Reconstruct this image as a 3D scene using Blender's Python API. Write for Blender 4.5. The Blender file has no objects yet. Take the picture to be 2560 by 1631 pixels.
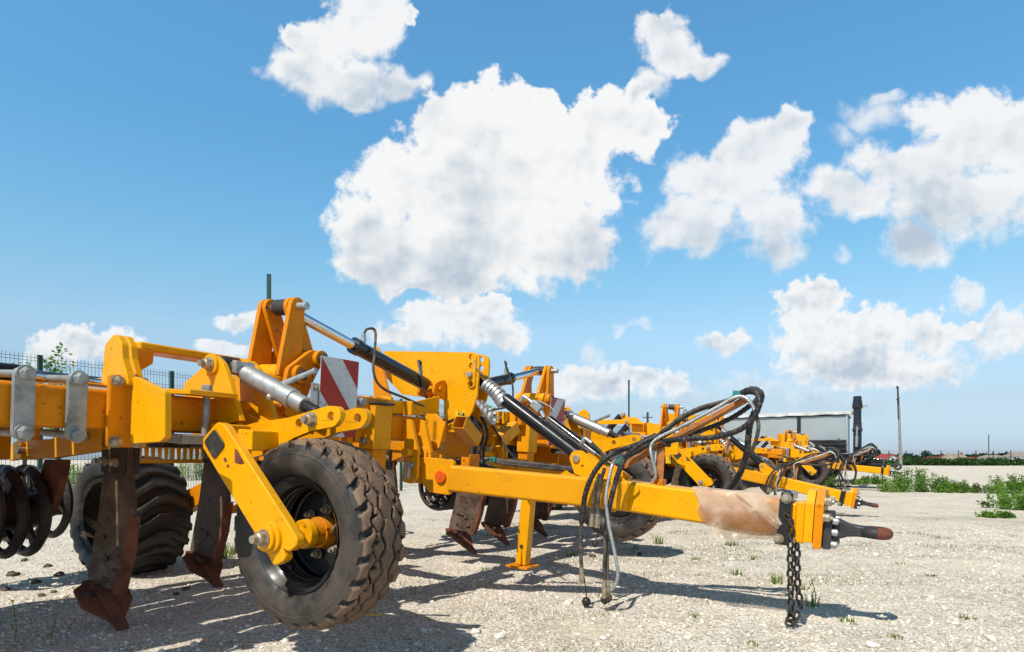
import bpy, bmesh, math, random
import numpy as np
from mathutils import Vector, Matrix
from mathutils.geometry import tessellate_polygon
R = math.radians
scene = bpy.context.scene
COL = scene.collection
rnd = random.Random(7)

# ------------------------------------------------------------------ survey
# Photograph points (2560 x 1631) are surveyed onto known planes of the machine
# frame: t = forward along the drawbar, u = across the machine, z = up.
F, HZ, CX, CAMH = 1680.0, 1150.0, 1280.0, 0.90
YAW, PITCH = R(30), R(4)
ORG = Vector((0.175, 4.54, 0.0))
FRAME = Matrix.Rotation(-YAW, 3, 'Z') @ Matrix.Rotation(PITCH, 3, 'Y')
FINV = FRAME.transposed()

def P(q, u=None, t=None, z=None, w=None, org=None):
    r = FINV @ Vector(((q[0]-CX)/F, 1.0, (HZ-q[1])/F))
    c = FINV @ (Vector((0, 0, CAMH)) - (org if org is not None else ORG))
    if u is not None: k = (u-c[1])/r[1]
    elif t is not None: k = (t-c[0])/r[0]
    elif z is not None: k = (z-c[2])/r[2]
    else: k = (w-CAMH)/((HZ-q[1])/F)
    return c+k*r

def G(x, y, z=0.0):
    """ground point seen at photograph position (x, y)"""
    d = (CAMH-z)*F/(y-HZ)
    return Vector(((x-CX)/F*d, d, z))

def D(x, y, d):
    return Vector(((x-CX)/F*d, d, CAMH+(HZ-y)/F*d))

def zoom(x0, y0, s): return lambda x, y: (x0+x/s, y0+y/s)
z1 = zoom(0, 730, 3.835); z2 = zoom(0, 1080, 2.784); z3 = zoom(460, 720, 3.836)
z4 = zoom(480, 1020, 2.645); z5 = zoom(880, 820, 3.835); z6 = zoom(1000, 1100, 3.409)
z7 = zoom(1380, 930, 3.835); z8 = zoom(1700, 950, 3.835); z9 = zoom(1660, 1180, 3.402)
z10 = zoom(2060, 950, 4.382); zA = zoom(460, 740, 6.393); zB = zoom(620, 860, 5.9)
zC = zoom(900, 1000, 5.1125); zD = zoom(1180, 880, 5.113); zE = zoom(0, 1060, 4.26)
zF = zoom(1980, 980, 6.39)

# ------------------------------------------------------------------ materials
class NT:
    def __init__(s, tree): s.t = tree; s.t.nodes.clear()
    def n(s, typ, **kw):
        nd = s.t.nodes.new(typ)
        for k, v in kw.items():
            if k == 'inp':
                for a, b in v.items():
                    if isinstance(b, bpy.types.NodeSocket): s.t.links.new(b, nd.inputs[a])
                    else: nd.inputs[a].default_value = b
            else: setattr(nd, k, v)
        return nd
    def link(s, a, b): s.t.links.new(a, b)
    def math(s, op, a, b=None, c=None, clamp=False):
        nd = s.n('ShaderNodeMath', operation=op, use_clamp=clamp)
        for i, v in enumerate((a, b, c)):
            if v is None: continue
            if isinstance(v, bpy.types.NodeSocket): s.link(v, nd.inputs[i])
            else: nd.inputs[i].default_value = v
        return nd.outputs[0]
    def vmath(s, op, a, b=None):
        nd = s.n('ShaderNodeVectorMath', operation=op)
        for i, v in enumerate((a, b)):
            if v is None: continue
            if isinstance(v, bpy.types.NodeSocket): s.link(v, nd.inputs[i])
            else: nd.inputs[i].default_value = v
        return nd
    def noise(s, vec, scale, detail=4, rough=.55, dist=0):
        nd = s.n('ShaderNodeTexNoise', inp={'Scale': scale, 'Detail': detail, 'Roughness': rough, 'Distortion': dist})
        if vec is not None: s.link(vec, nd.inputs['Vector'])
        return nd
    def ramp(s, fac, lo, hi, a=0.0, b=1.0, smooth=True):
        nd = s.n('ShaderNodeMapRange', inp={'From Min': lo, 'From Max': hi, 'To Min': a, 'To Max': b})
        nd.interpolation_type = 'SMOOTHSTEP' if smooth else 'LINEAR'
        s.link(fac, nd.inputs['Value'])
        return nd.outputs[0]
    def mix(s, fac, a, b, blend='MIX'):
        nd = s.n('ShaderNodeMix', data_type='RGBA', blend_type=blend)
        for i, v in ((0, fac), (6, a), (7, b)):
            if isinstance(v, bpy.types.NodeSocket): s.link(v, nd.inputs[i])
            else: nd.inputs[i].default_value = v if i == 0 else (*v, 1)
        return nd.outputs[2]

def newmat(name):
    m = bpy.data.materials.new(name); m.use_nodes = True
    return m, NT(m.node_tree)

def surf(nt, col, rough=.5, metal=0, bump=None, bstr=.3, bdist=.01, spec=.5, coat=0, alpha=None, trans=None):
    b = nt.n('ShaderNodeBsdfPrincipled')
    for k, v in (('Base Color', col), ('Roughness', rough), ('Metallic', metal), ('Specular IOR Level', spec), ('Coat Weight', coat)):
        if isinstance(v, bpy.types.NodeSocket): nt.link(v, b.inputs[k])
        elif k == 'Base Color': b.inputs[k].default_value = (*v, 1)
        else: b.inputs[k].default_value = v
    if bump is not None:
        bp = nt.n('ShaderNodeBump', inp={'Strength': bstr, 'Distance': bdist}); nt.link(bump, bp.inputs['Height'])
        nt.link(bp.outputs[0], b.inputs['Normal'])
    o = nt.n('ShaderNodeOutputMaterial'); nt.link(b.outputs[0], o.inputs[0])
    return b

def paint_mat(name, base, dark, dust, spots=.5, rough=.34, dirt=.35, coat=.25):
    m, nt = newmat(name)
    tc = nt.n('ShaderNodeTexCoord'); o = tc.outputs['Object']; geo = nt.n('ShaderNodeNewGeometry')
    n1 = nt.noise(o, 3.5, 6, .6); n2 = nt.noise(o, 34, 5, .65); n3 = nt.noise(o, 11, 6, .7)
    c = nt.mix(nt.ramp(n1.outputs[0], .45, .75), base, tuple(v*.86 for v in base))
    # grime films, dust on upward faces, dark speckles
    film = nt.math('MULTIPLY', nt.ramp(n3.outputs[0], .5, .8), dirt)
    c = nt.mix(film, c, dark)
    sep = nt.n('ShaderNodeSeparateXYZ'); nt.link(geo.outputs['Normal'], sep.inputs[0])
    up = nt.ramp(sep.outputs[2], .35, .95)
    up = nt.math('MULTIPLY', nt.math('MULTIPLY', up, nt.ramp(n3.outputs[0], .3, .7)), .55*dirt*2)
    c = nt.mix(up, c, dust)
    sp = nt.math('MULTIPLY', nt.ramp(n2.outputs[0], .625, .66), nt.ramp(n1.outputs[0], .40, .62))
    c = nt.mix(nt.math('MULTIPLY', sp, spots), c, tuple(v*.5 for v in dark))
    # faces pointing down are mixed towards the dark colour
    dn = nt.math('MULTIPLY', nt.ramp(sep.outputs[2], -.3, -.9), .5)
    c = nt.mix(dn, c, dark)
    r = nt.ramp(n3.outputs[0], .3, .8, rough, rough+.3)
    bs = surf(nt, c, r, bump=n2.outputs[0], bstr=.05, bdist=.003, coat=coat, spec=.32)
    if base[0] > 2*base[2]: bs.inputs['Specular Tint'].default_value = (1, .78, .35, 1)
    return m

def metal_mat(name, col, rough=.4, metal=.9, var=.3, rust=0, scale=25):
    m, nt = newmat(name)
    o = nt.n('ShaderNodeTexCoord').outputs['Object']
    n1 = nt.noise(o, scale, 6, .65); n2 = nt.noise(o, scale*4, 4, .6)
    c = nt.mix(nt.ramp(n1.outputs[0], .35, .7), col, tuple(v*(1-var) for v in col))
    mt = metal
    if rust:
        k = nt.math('MULTIPLY', nt.ramp(nt.noise(o, scale*.6, 6, .7).outputs[0], .45, .62), rust)
        c = nt.mix(k, c, (.17, .055, .02))
        mt = nt.math('MULTIPLY_ADD', k, -metal, metal)
    surf(nt, c, nt.ramp(n1.outputs[0], .3, .7, rough, min(1, rough+.25)), mt, bump=n2.outputs[0], bstr=.12, bdist=.003)
    return m

def mud_mat(name, base, mud, amount=.5, rough=.85, scale=9, bstr=.6, attr=None, wet=None):
    m, nt = newmat(name)
    o = nt.n('ShaderNodeTexCoord').outputs['Object']
    n1 = nt.noise(o, scale, 8, .65); n2 = nt.noise(o, scale*7, 5, .65); n3 = nt.noise(o, scale*.35, 3, .5)
    k = nt.ramp(n1.outputs[0], .62-amount*.35, .72-amount*.25)
    if attr:
        a = nt.n('ShaderNodeAttribute', attribute_name=attr).outputs['Fac']
        k = nt.math('MULTIPLY', nt.ramp(nt.math('ADD', a, nt.math('MULTIPLY_ADD', n1.outputs[0], 1.6, -.8)), .25, .62), amount*1.3, clamp=True)
    mudc = nt.mix(nt.ramp(n2.outputs[0], .35, .7), mud, tuple(v*.55 for v in mud))
    mudc = nt.mix(nt.ramp(n3.outputs[0], .4, .65), mudc, tuple(v*1.35 for v in mud))
    c = nt.mix(k, base, mudc)
    h = nt.math('MULTIPLY_ADD', k, .6, nt.math('MULTIPLY', n2.outputs[0], .5))
    surf(nt, c, nt.math('MULTIPLY_ADD', k, rough-.45, .45), 0, bump=h, bstr=bstr, bdist=.008, spec=.4)
    return m

YEL = (.80, .355, .003)
M = {}
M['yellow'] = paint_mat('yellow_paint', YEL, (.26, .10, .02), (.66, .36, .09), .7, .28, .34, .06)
M['orange'] = paint_mat('weathered_orange_paint', (.70, .225, .003), (.11, .036, .012), (.42, .21, .06), 1.0, .36, .45, .05)  # darkened orange: shade of front faces put into the colour, plus grime spots
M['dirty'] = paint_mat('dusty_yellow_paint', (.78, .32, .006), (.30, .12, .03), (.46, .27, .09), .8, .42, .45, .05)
M['black'] = paint_mat('black_paint', (.010, .010, .012), (.045, .038, .032), (.05, .045, .04), .2, .16, .25, .5)
M['zinc'] = metal_mat('zinc_plated_steel', (.52, .53, .52), .38, .75, .45)
M['galv'] = metal_mat('galvanised_steel', (.36, .37, .36), .5, .6, .4, 0, 14)
M['bolt'] = metal_mat('yellow_zinc_bolt', (.50, .44, .33), .42, .7, .5, .35, 40)
M['chrome'] = metal_mat('chromed_rod', (.75, .76, .78), .06, 1.0, .05)
M['steel'] = metal_mat('dark_forged_steel', (.055, .056, .062), .5, .5, .4, .1, 18)
M['rust'] = metal_mat('rusty_steel', (.21, .068, .036), .75, .2, .6, .4, 10)
M['mudsteel'] = mud_mat('muddy_steel', (.065, .035, .022), (.115, .078, .055), .62, .92, 9, 1.0)
M['mudsteel_dark'] = mud_mat('muddy_black_steel', (.014, .012, .011), (.055, .038, .028), .45, .9, 9, .5)
M['tyre'] = mud_mat('muddy_tread_rubber', (.016, .015, .015), (.175, .112, .073), .85, .93, 13, .7, 'lug')
M['tyre_dark'] = mud_mat('black_tread_rubber', (.010, .010, .010), (.045, .034, .026), .22, .9, 8, .4, 'lug')
M['sidewall'] = mud_mat('dusty_sidewall_rubber', (.019, .0175, .016), (.062, .049, .039), .6, .72, 3.0, .15)
M['rim'] = paint_mat('black_rim_paint', (.012, .013, .015), (.045, .035, .03), (.10, .08, .06), .3, .28, .5, .3)
M['rubber'] = mud_mat('black_hose_rubber', (.014, .014, .015), (.06, .052, .044), .35, .75, 20, .2)
M['hose_dusty'] = mud_mat('dusty_hose_rubber', (.035, .032, .028), (.105, .088, .07), .6, .8, 20, .2)
M['plug'] = mud_mat('grey_plastic_plug', (.035, .035, .036), (.07, .06, .05), .3, .6, 20, .2)
M['clod'] = mud_mat('dry_soil', (.075, .05, .036), (.12, .085, .06), .6, .95, 30, 1)
M['teal'] = metal_mat('teal_plastic', (.01, .20, .16), .4, 0, .2)
M['cream'] = metal_mat('cream_spring_paint', (.66, .52, .36), .4, 0, .15, .12)
M['red'] = paint_mat('red_reflective_sheet', (.40, .018, .022), (.10, .035, .03), (.3, .1, .09), 1.0, .3, .9, .2)
M['white'] = paint_mat('white_reflective_sheet', (.60, .60, .60), (.16, .13, .10), (.5, .48, .44), 1.0, .32, 1.0, .2)
M['amber'] = metal_mat('amber_reflector', (.75, .10, .006), .2, 0, .1)
M['sticker'] = metal_mat('yellow_sticker', (.82, .52, .02), .35, 0, .05)
M['ink'] = metal_mat('black_ink', (.012, .012, .012), .5, 0, .1)
M['orangerod'] = metal_mat('orange_flat_bar', (.48, .17, .035), .5, 0, .3, .25)
M['green'] = metal_mat('green_coated_steel', (.006, .055, .035), .4, 0, .2)
M['wire'] = metal_mat('dark_fence_wire', (.03, .05, .055), .4, .4, .1)
M['silverside'] = metal_mat('pale_trailer_sheet', (.33, .365, .38), .55, 0, .10, 0, 1.2)
M['tarp'] = metal_mat('white_tarpaulin', (.60, .60, .58), .75, 0, .35, 0, 3)
M['alu'] = metal_mat('aluminium_frame', (.55, .57, .6), .35, .7, .2, 0, 5)
M['concrete'] = metal_mat('weathered_concrete', (.30, .28, .25), .9, 0, .35, 0, 2)
M['darkwood'] = metal_mat('dark_stained_pole', (.06, .05, .045), .85, 0, .3, 0, 3)
M['wallwhite'] = metal_mat('whitewashed_wall', (.65, .63, .60), .9, 0, .15, 0, .6)
M['roofred'] = metal_mat('red_tin_roof', (.36, .05, .035), .6, 0, .3, 0, .7)
M['roofmaroon'] = metal_mat('maroon_tin_roof', (.22, .022, .035), .6, 0, .3, 0, .7)
M['roofgrey'] = metal_mat('grey_slate_roof', (.33, .27, .21), .9, 0, .3, 0, .7)
M['pane'] = metal_mat('dark_window_glass', (.03, .035, .04), .1, 0, .1)

def leaf_mat(name, a, b, c=None):
    m, nt = newmat(name)
    oi = nt.n('ShaderNodeNewGeometry').outputs['Random Per Island']
    o = nt.n('ShaderNodeTexCoord').outputs['Object']
    n1 = nt.noise(o, 1.6, 3)
    col = nt.mix(oi, a, b)
    col = nt.mix(nt.ramp(n1.outputs[0], .4, .65), col, tuple(v*.55 for v in a))
    bs = nt.n('ShaderNodeBsdfPrincipled', inp={'Roughness': .55, 'Specular IOR Level': .3}); nt.link(col, bs.inputs['Base Color'])
    tr = nt.n('ShaderNodeBsdfTranslucent'); nt.link(nt.mix(1.0, col, (1.3, 1.5, .5), 'MULTIPLY'), tr.inputs[0])
    mx = nt.n('ShaderNodeMixShader', inp={0: .35}); nt.link(bs.outputs[0], mx.inputs[1]); nt.link(tr.outputs[0], mx.inputs[2])
    out = nt.n('ShaderNodeOutputMaterial'); nt.link(mx.outputs[0], out.inputs[0])
    return m
M['leaf'] = leaf_mat('fresh_weed_leaf', (.10, .22, .03), (.21, .36, .06))
M['leafdark'] = leaf_mat('hedge_leaf', (.030, .078, .018), (.065, .135, .030))
M['leaftree'] = leaf_mat('far_tree_leaf', (.022, .055, .026), (.036, .08, .036))
M['grass'] = leaf_mat('grass_blade', (.14, .22, .045), (.30, .30, .11))
M['straw'] = leaf_mat('dry_straw', (.30, .22, .10), (.42, .34, .18))

def wrap_mat():
    m, nt = newmat('translucent_plastic_film')
    o = nt.n('ShaderNodeTexCoord').outputs['Object']
    n1 = nt.noise(o, 7, 6, .6); n2 = nt.noise(o, 26, 4, .6)
    lw = nt.n('ShaderNodeLayerWeight', inp={'Blend': .35})
    d = nt.n('ShaderNodeBsdfPrincipled', inp={'Roughness': .28, 'Specular IOR Level': .6})
    sz = nt.n('ShaderNodeSeparateXYZ'); nt.link(o, sz.inputs[0])
    fc = nt.mix(nt.ramp(n1.outputs[0], .48, .70), (.82, .68, .54), (.58, .36, .20))
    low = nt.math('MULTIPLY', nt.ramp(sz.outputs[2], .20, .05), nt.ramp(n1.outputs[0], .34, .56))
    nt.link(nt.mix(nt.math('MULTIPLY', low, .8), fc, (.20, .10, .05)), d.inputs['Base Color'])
    bp = nt.n('ShaderNodeBump', inp={'Strength': .4, 'Distance': .01}); nt.link(n2.outputs[0], bp.inputs['Height']); nt.link(bp.outputs[0], d.inputs['Normal'])
    tl = nt.n('ShaderNodeBsdfTranslucent', inp={'Color': (.85, .75, .62, 1)})
    mx0 = nt.n('ShaderNodeMixShader', inp={0: .35}); nt.link(d.outputs[0], mx0.inputs[1]); nt.link(tl.outputs[0], mx0.inputs[2])
    t = nt.n('ShaderNodeBsdfTransparent', inp={'Color': (.95, .90, .82, 1)})
    f = nt.math('ADD', nt.math('MULTIPLY', lw.outputs['Facing'], .4), nt.ramp(n1.outputs[0], .3, .7, .58, .36), clamp=True)
    mx = nt.n('ShaderNodeMixShader'); nt.link(f, mx.inputs[0]); nt.link(t.outputs[0], mx.inputs[1]); nt.link(mx0.outputs[0], mx.inputs[2])
    out = nt.n('ShaderNodeOutputMaterial'); nt.link(mx.outputs[0], out.inputs[0])
    return m
M['film'] = wrap_mat()

def ground_mat():
    m, nt = newmat('pale_crushed_stone')
    o = nt.n('ShaderNodeTexCoord').outputs['Object']
    big = nt.noise(o, .45, 5, .6); mid = nt.noise(o, 2.2, 6, .65); fine = nt.noise(o, 38, 6, .7); grit = nt.noise(o, 150, 3, .6)
    vor = nt.n('ShaderNodeTexVoronoi', inp={'Scale': 62.0, 'Randomness': 1.0}); nt.link(o, vor.inputs['Vector'])
    vor2 = nt.n('ShaderNodeTexVoronoi', inp={'Scale': 150.0}); nt.link(o, vor2.inputs['Vector'])
    sep = nt.n('ShaderNodeSeparateColor'); nt.link(vor.outputs['Color'], sep.inputs[0])
    sep2 = nt.n('ShaderNodeSeparateColor'); nt.link(vor2.outputs['Color'], sep2.inputs[0])
    c = nt.mix(nt.ramp(mid.outputs[0], .35, .68), (.755, .705, .62), (.60, .545, .46))
    c = nt.mix(nt.ramp(sep.outputs[0], .55, .95), c, (.86, .80, .71))
    c = nt.mix(nt.math('MULTIPLY', nt.ramp(sep.outputs[1], .72, .92), .7), c, (.33, .26, .18))
    c = nt.mix(nt.math('MULTIPLY', nt.ramp(sep2.outputs[0], .74, .92), .85), c, (.20, .15, .10))
    c = nt.mix(nt.math('MULTIPLY', nt.ramp(fine.outputs[0], .52, .70), .6), c, (.21, .16, .10))
    # mossy, earthy drifts
    moss = nt.math('MULTIPLY', nt.ramp(big.outputs[0], .50, .66), nt.ramp(fine.outputs[0], .40, .60))
    c = nt.mix(nt.math('MULTIPLY', moss, .65), c, (.27, .24, .13))
    earth = nt.math('MULTIPLY', nt.ramp(nt.noise(o, 1.1, 6, .7).outputs[0], .60, .75), nt.ramp(fine.outputs[0], .42, .58))
    c = nt.mix(nt.math('MULTIPLY', earth, .65), c, (.22, .165, .11))
    # chalky pale drifts
    c = nt.mix(nt.math('MULTIPLY', nt.ramp(nt.noise(o, .8, 5, .6).outputs[0], .50, .68), .5), c, (.76, .66, .52))
    h = nt.math('ADD', nt.math('MULTIPLY', fine.outputs[0], .9), nt.math('MULTIPLY_ADD', vor.outputs['Distance'], -.55, nt.math('MULTIPLY', grit.outputs[0], .4)))
    surf(nt, c, .95, 0, bump=h, bstr=.9, bdist=.014, spec=.15)
    return m
M['ground'] = ground_mat()

def pebble_mat():
    m, nt = newmat('pale_pebble')
    oi = nt.n('ShaderNodeNewGeometry').outputs['Random Per Island']
    o = nt.n('ShaderNodeTexCoord').outputs['Object']
    cr = nt.n('ShaderNodeValToRGB'); nt.link(oi, cr.inputs[0])
    e = cr.color_ramp.elements; e[0].color = (.42, .34, .25, 1); e[1].color = (.86, .80, .71, 1)
    e.new(.20).color = (.68, .60, .50, 1); e.new(.7).color = (.78, .71, .61, 1)
    n = nt.noise(o, 60, 4)
    c = nt.mix(nt.ramp(n.outputs[0], .45, .75), cr.outputs[0], (.40, .32, .23))
    surf(nt, c, .9, 0, bump=n.outputs[0], bstr=.4, bdist=.004, spec=.2)
    return m
M['pebble'] = pebble_mat()

# ------------------------------------------------------------------ mesh builder
class MB:
    def __init__(s): s.v = []; s.f = []
    def add(s, vs, fs):
        b = len(s.v); s.v += [tuple(v) for v in vs]; s.f += [tuple(i+b for i in f) for f in fs]; return s
    def box(s, a, b):
        a = [min(x, y) for x, y in zip(a, b)], [max(x, y) for x, y in zip(a, b)]
        (x0, y0, z0), (x1, y1, z1_) = a
        return s.add([(x0, y0, z0), (x1, y0, z0), (x1, y1, z0), (x0, y1, z0), (x0, y0, z1_), (x1, y0, z1_), (x1, y1, z1_), (x0, y1, z1_)],
                     [(3, 2, 1, 0), (4, 5, 6, 7), (0, 1, 5, 4), (1, 2, 6, 5), (2, 3, 7, 6), (3, 0, 4, 7)])
    def beam(s, p0, p1, w, h, up=(0, 0, 1), w1=None, h1=None):
        p0, p1 = Vector(p0), Vector(p1); d = (p1-p0).normalized(); sd = d.cross(Vector(up)).normalized(); u = sd.cross(d)
        w1 = w if w1 is None else w1; h1 = h if h1 is None else h1
        vs = []
        for p, a, b in ((p0, w, h), (p1, w1, h1)):
            vs += [p-sd*a/2-u*b/2, p+sd*a/2-u*b/2, p+sd*a/2+u*b/2, p-sd*a/2+u*b/2]
        return s.add(vs, [(0, 1, 2, 3), (7, 6, 5, 4), (0, 4, 5, 1), (1, 5, 6, 2), (2, 6, 7, 3), (3, 7, 4, 0)])
    def cyl(s, p0, p1, r, r1=None, n=20, caps=True):
        p0, p1 = Vector(p0), Vector(p1); d = (p1-p0).normalized()
        a = d.orthogonal().normalized(); b = d.cross(a); r1 = r if r1 is None else r1
        vs = [p0+(a*math.cos(2*math.pi*i/n)+b*math.sin(2*math.pi*i/n))*r for i in range(n)]
        vs += [p1+(a*math.cos(2*math.pi*i/n)+b*math.sin(2*math.pi*i/n))*r1 for i in range(n)]
        fs = [(i, (i+1) % n, n+(i+1) % n, n+i) for i in range(n)]
        if caps: fs += [tuple(range(n-1, -1, -1)), tuple(range(n, 2*n))]
        return s.add(vs, fs)
    def hexbolt(s, p, ax, r, h, stud=0):
        p = Vector(p); ax = Vector(ax).normalized()
        s.cyl(p, p+ax*h*.16, r*1.25, n=18); s.cyl(p+ax*h*.16, p+ax*h*.88, r, n=6); s.cyl(p+ax*h*.88, p+ax*h, r*.86, r*.7, n=12)
        if stud: s.cyl(p+ax*h, p+ax*(h+stud), r*.55, n=12)
        return s
    def lathe(s, c, ax, prof, n=48, ring=False):
        """prof: list of (radius, height along ax)"""
        c = Vector(c); d = Vector(ax).normalized(); a = d.orthogonal().normalized(); b = d.cross(a); m = len(prof)
        vs = []
        for i in range(n):
            e = a*math.cos(2*math.pi*i/n)+b*math.sin(2*math.pi*i/n)
            vs += [c+e*r+d*h for r, h in prof]
        fs = []
        for i in range(n):
            j = (i+1) % n
            for k in range(m if ring else m-1):
                l = (k+1) % m
                fs.append((i*m+k, i*m+l, j*m+l, j*m+k))
        return s.add(vs, fs)
    def tube(s, pts, r, n=8, r_fn=None, caps=True):
        pts = [Vector(p) for p in pts]; m = len(pts); vs = []; fs = []
        nrm = None
        for i, p in enumerate(pts):
            d = (pts[min(i+1, m-1)]-pts[max(i-1, 0)]).normalized()
            nrm = d.orthogonal().normalized() if nrm is None else (nrm-d*nrm.dot(d)).normalized()
            bi = d.cross(nrm); rr = r if r_fn is None else r_fn(i/(m-1), i)
            vs += [p+(nrm*math.cos(2*math.pi*k/n)+bi*math.sin(2*math.pi*k/n))*rr for k in range(n)]
        for i in range(m-1):
            for k in range(n):
                l = (k+1) % n
                fs.append((i*n+k, i*n+l, (i+1)*n+l, (i+1)*n+k))
        if caps: fs += [tuple(range(n-1, -1, -1)), tuple(range((m-1)*n, m*n))]
        return s.add(vs, fs)
    def prism(s, poly, vec, holes=()):
        poly = [Vector(p) for p in poly]; vec = Vector(vec); holes = [[Vector(p) for p in h] for h in holes]
        loops = [poly]+holes; flat = [p for l in loops for p in l]; n = len(flat)
        vs = flat+[p+vec for p in flat]
        if holes:
            tris = tessellate_polygon(loops)
            fs = [tuple(t) for t in tris]+[tuple(i+n for i in reversed(t)) for t in tris]
        else:
            fs = [tuple(range(len(poly)-1, -1, -1)), tuple(i+n for i in range(len(poly)))]
        b = 0
        for l in loops:
            k = len(l)
            fs += [(b+i, b+(i+1) % k, n+b+(i+1) % k, n+b+i) for i in range(k)]
            b += k
        return s.add(vs, fs)
    def sphere(s, c, r, n=10, sc=(1, 1, 1)):
        c = Vector(c); vs = []; fs = []; m = n//2+1
        for i in range(m):
            th = math.pi*i/(m-1)
            for k in range(n):
                ph = 2*math.pi*k/n
                vs.append(c+Vector((math.sin(th)*math.cos(ph)*sc[0], math.sin(th)*math.sin(ph)*sc[1], math.cos(th)*sc[2]))*r)
        for i in range(m-1):
            for k in range(n):
                l = (k+1) % n; fs.append((i*n+k, (i+1)*n+k, (i+1)*n+l, i*n+l))
        return s.add(vs, fs)
    def build(s, name, mat, parent=None, bevel=0.0, smooth=35, flip=1, attr=None, seg=2):
        me = bpy.data.meshes.new(name)
        vs = s.v if flip > 0 else [(x, -y, z) for x, y, z in s.v]
        me.from_pydata(vs, [], s.f); 
        bm = bmesh.new(); bm.from_mesh(me)
        bmesh.ops.remove_doubles(bm, verts=bm.verts, dist=1e-6)
        bmesh.ops.recalc_face_normals(bm, faces=bm.faces); bm.to_mesh(me); bm.free()
        me.materials.append(M[mat] if isinstance(mat, str) else mat)
        if smooth: me.shade_smooth(); me.set_sharp_from_angle(angle=R(smooth))
        o = bpy.data.objects.new(name, me); COL.objects.link(o)
        if parent is not None: o.parent = parent
        if bevel:
            b = o.modifiers.new('edge', 'BEVEL'); b.width = bevel; b.segments = seg; b.limit_method = 'ANGLE'; b.angle_limit = R(40); b.harden_normals = True
        return o

def fillet(poly, r, idx=None, n=4):
    poly = [Vector(p) for p in poly]; out = []; m = len(poly)
    for i, v in enumerate(poly):
        rr = r[i] if isinstance(r, (list, tuple)) else r
        if idx is not None and i not in idx: rr = 0
        if rr <= 0: out.append(v); continue
        a = poly[i-1]-v; b = poly[(i+1) % m]-v
        la, lb = a.length, b.length; a.normalize(); b.normalize()
        ang = a.angle(b); d = min(rr/max(math.tan(ang/2), .05), la*.48, lb*.48)
        p, q = v+a*d, v+b*d
        for k in range(n+1):
            s = k/n; out.append(p*(1-s)**2+v*2*s*(1-s)+q*s*s)
    return out

def circ(c, r, plane='u', n=14):
    c = Vector(c); o = []
    for i in range(n):
        a = 2*math.pi*i/n; x, y = r*math.cos(a), r*math.sin(a)
        o.append(c+(Vector((x, 0, y)) if plane == 'u' else Vector((0, x, y)) if plane == 't' else Vector((x, y, 0))))
    return o

def smooth(pts, n=6):
    pts = [Vector(p) for p in pts]; q = [pts[0]*2-pts[1]]+pts+[pts[-1]*2-pts[-2]]; out = []
    for i in range(1, len(q)-2):
        a, b, c, d = q[i-1:i+3]
        for k in range(n):
            t = k/n
            out.append(.5*((2*b)+(c-a)*t+(2*a-5*b+4*c-d)*t*t+(3*b-a-3*c+d)*t**3))
    out.append(pts[-1]); return out

def tag(o, label=None, cat=None, group=None, kind=None):
    for k, v in (('label', label), ('category', cat), ('group', group), ('kind', kind)):
        if v: o[k] = v
    return o

def empty(name, loc=(0, 0, 0), rot=(0, 0, 0)):
    o = bpy.data.objects.new(name, None); COL.objects.link(o); o.location = loc; o.rotation_euler = rot
    o.empty_display_size = .2
    return o

def copy_tree(o, parent=None, skip=()):
    c = o.copy(); COL.objects.link(c)
    if parent is not None: c.parent = parent
    for ch in o.children:
        if ch.name.split('.')[0] in skip: continue
        copy_tree(ch, c, skip)
    return c

# ------------------------------------------------------------------ tyres
def sstep(a, b, x):
    t = np.clip((x-a)/(b-a), 0, 1); return t*t*(3-2*t)

def make_tyre(name, c, prof, crown, tread, nphi, depth, parent, mats, flip=1, seed=0):
    """prof: side profile from bead to shoulder [(w, r)], crown: r(w) ; axis along u"""
    side = np.array([(p.x, p.y) for p in [Vector((a, b, 0)) for a, b in prof]])
    sm = np.array([(p.x, p.y) for p in smooth([(a, b, 0) for a, b in prof], 4)])
    w0 = -sm[-1, 0]
    ws = np.linspace(-w0, w0, crown[1])[1:-1]
    cr = np.column_stack([ws, crown[0](ws)])
    left = sm; right = sm[::-1]*np.array([-1, 1])
    pr = np.vstack([left, cr, right]); m = len(pr)
    phi = np.linspace(0, 2*np.pi, nphi, endpoint=False)
    Wg = np.broadcast_to(pr[:, 0], (nphi, m)); Rg = np.broadcast_to(pr[:, 1], (nphi, m)).copy()
    ph = np.broadcast_to(phi[:, None], (nphi, m))
    h = tread(ph, Wg, Rg)
    rs = np.random.RandomState(seed)
    wob = (np.sin(ph*7+Wg*40)+np.sin(ph*13+1-Wg*63)+np.sin(ph*29+Wg*90))*.0012
    Rr = Rg-depth*(1-h)+wob*h
    x = c[0]+Rr*np.cos(ph); z = c[2]+Rr*np.sin(ph); y = (c[1]+Wg)*flip
    v = np.stack([x, y, z], -1).reshape(-1, 3)
    i = np.arange(nphi)[:, None]; k = np.arange(m-1)[None, :]; j = (i+1) % nphi
    f = np.stack([i*m+k, i*m+k+1, j*m+k+1, j*m+k], -1).reshape(-1, 4)
    if flip < 0: f = f[:, ::-1]
    me = bpy.data.meshes.new(name); me.from_pydata(v.tolist(), [], f.tolist())
    a = me.attributes.new('lug', 'FLOAT', 'POINT'); a.data.foreach_set('value', h.reshape(-1).astype(np.float32))
    for q in mats: me.materials.append(M[q])
    nl = len(left)
    rmid = np.tile(((k >= nl-5) & (k < m-nl+4)).astype(np.int32), (nphi, 1)).reshape(-1)
    me.polygons.foreach_set('material_index', 1-rmid)
    me.shade_smooth(); me.set_sharp_from_angle(angle=R(50))
    o = bpy.data.objects.new(name, me); COL.objects.link(o); o.parent = parent
    return o

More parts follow.
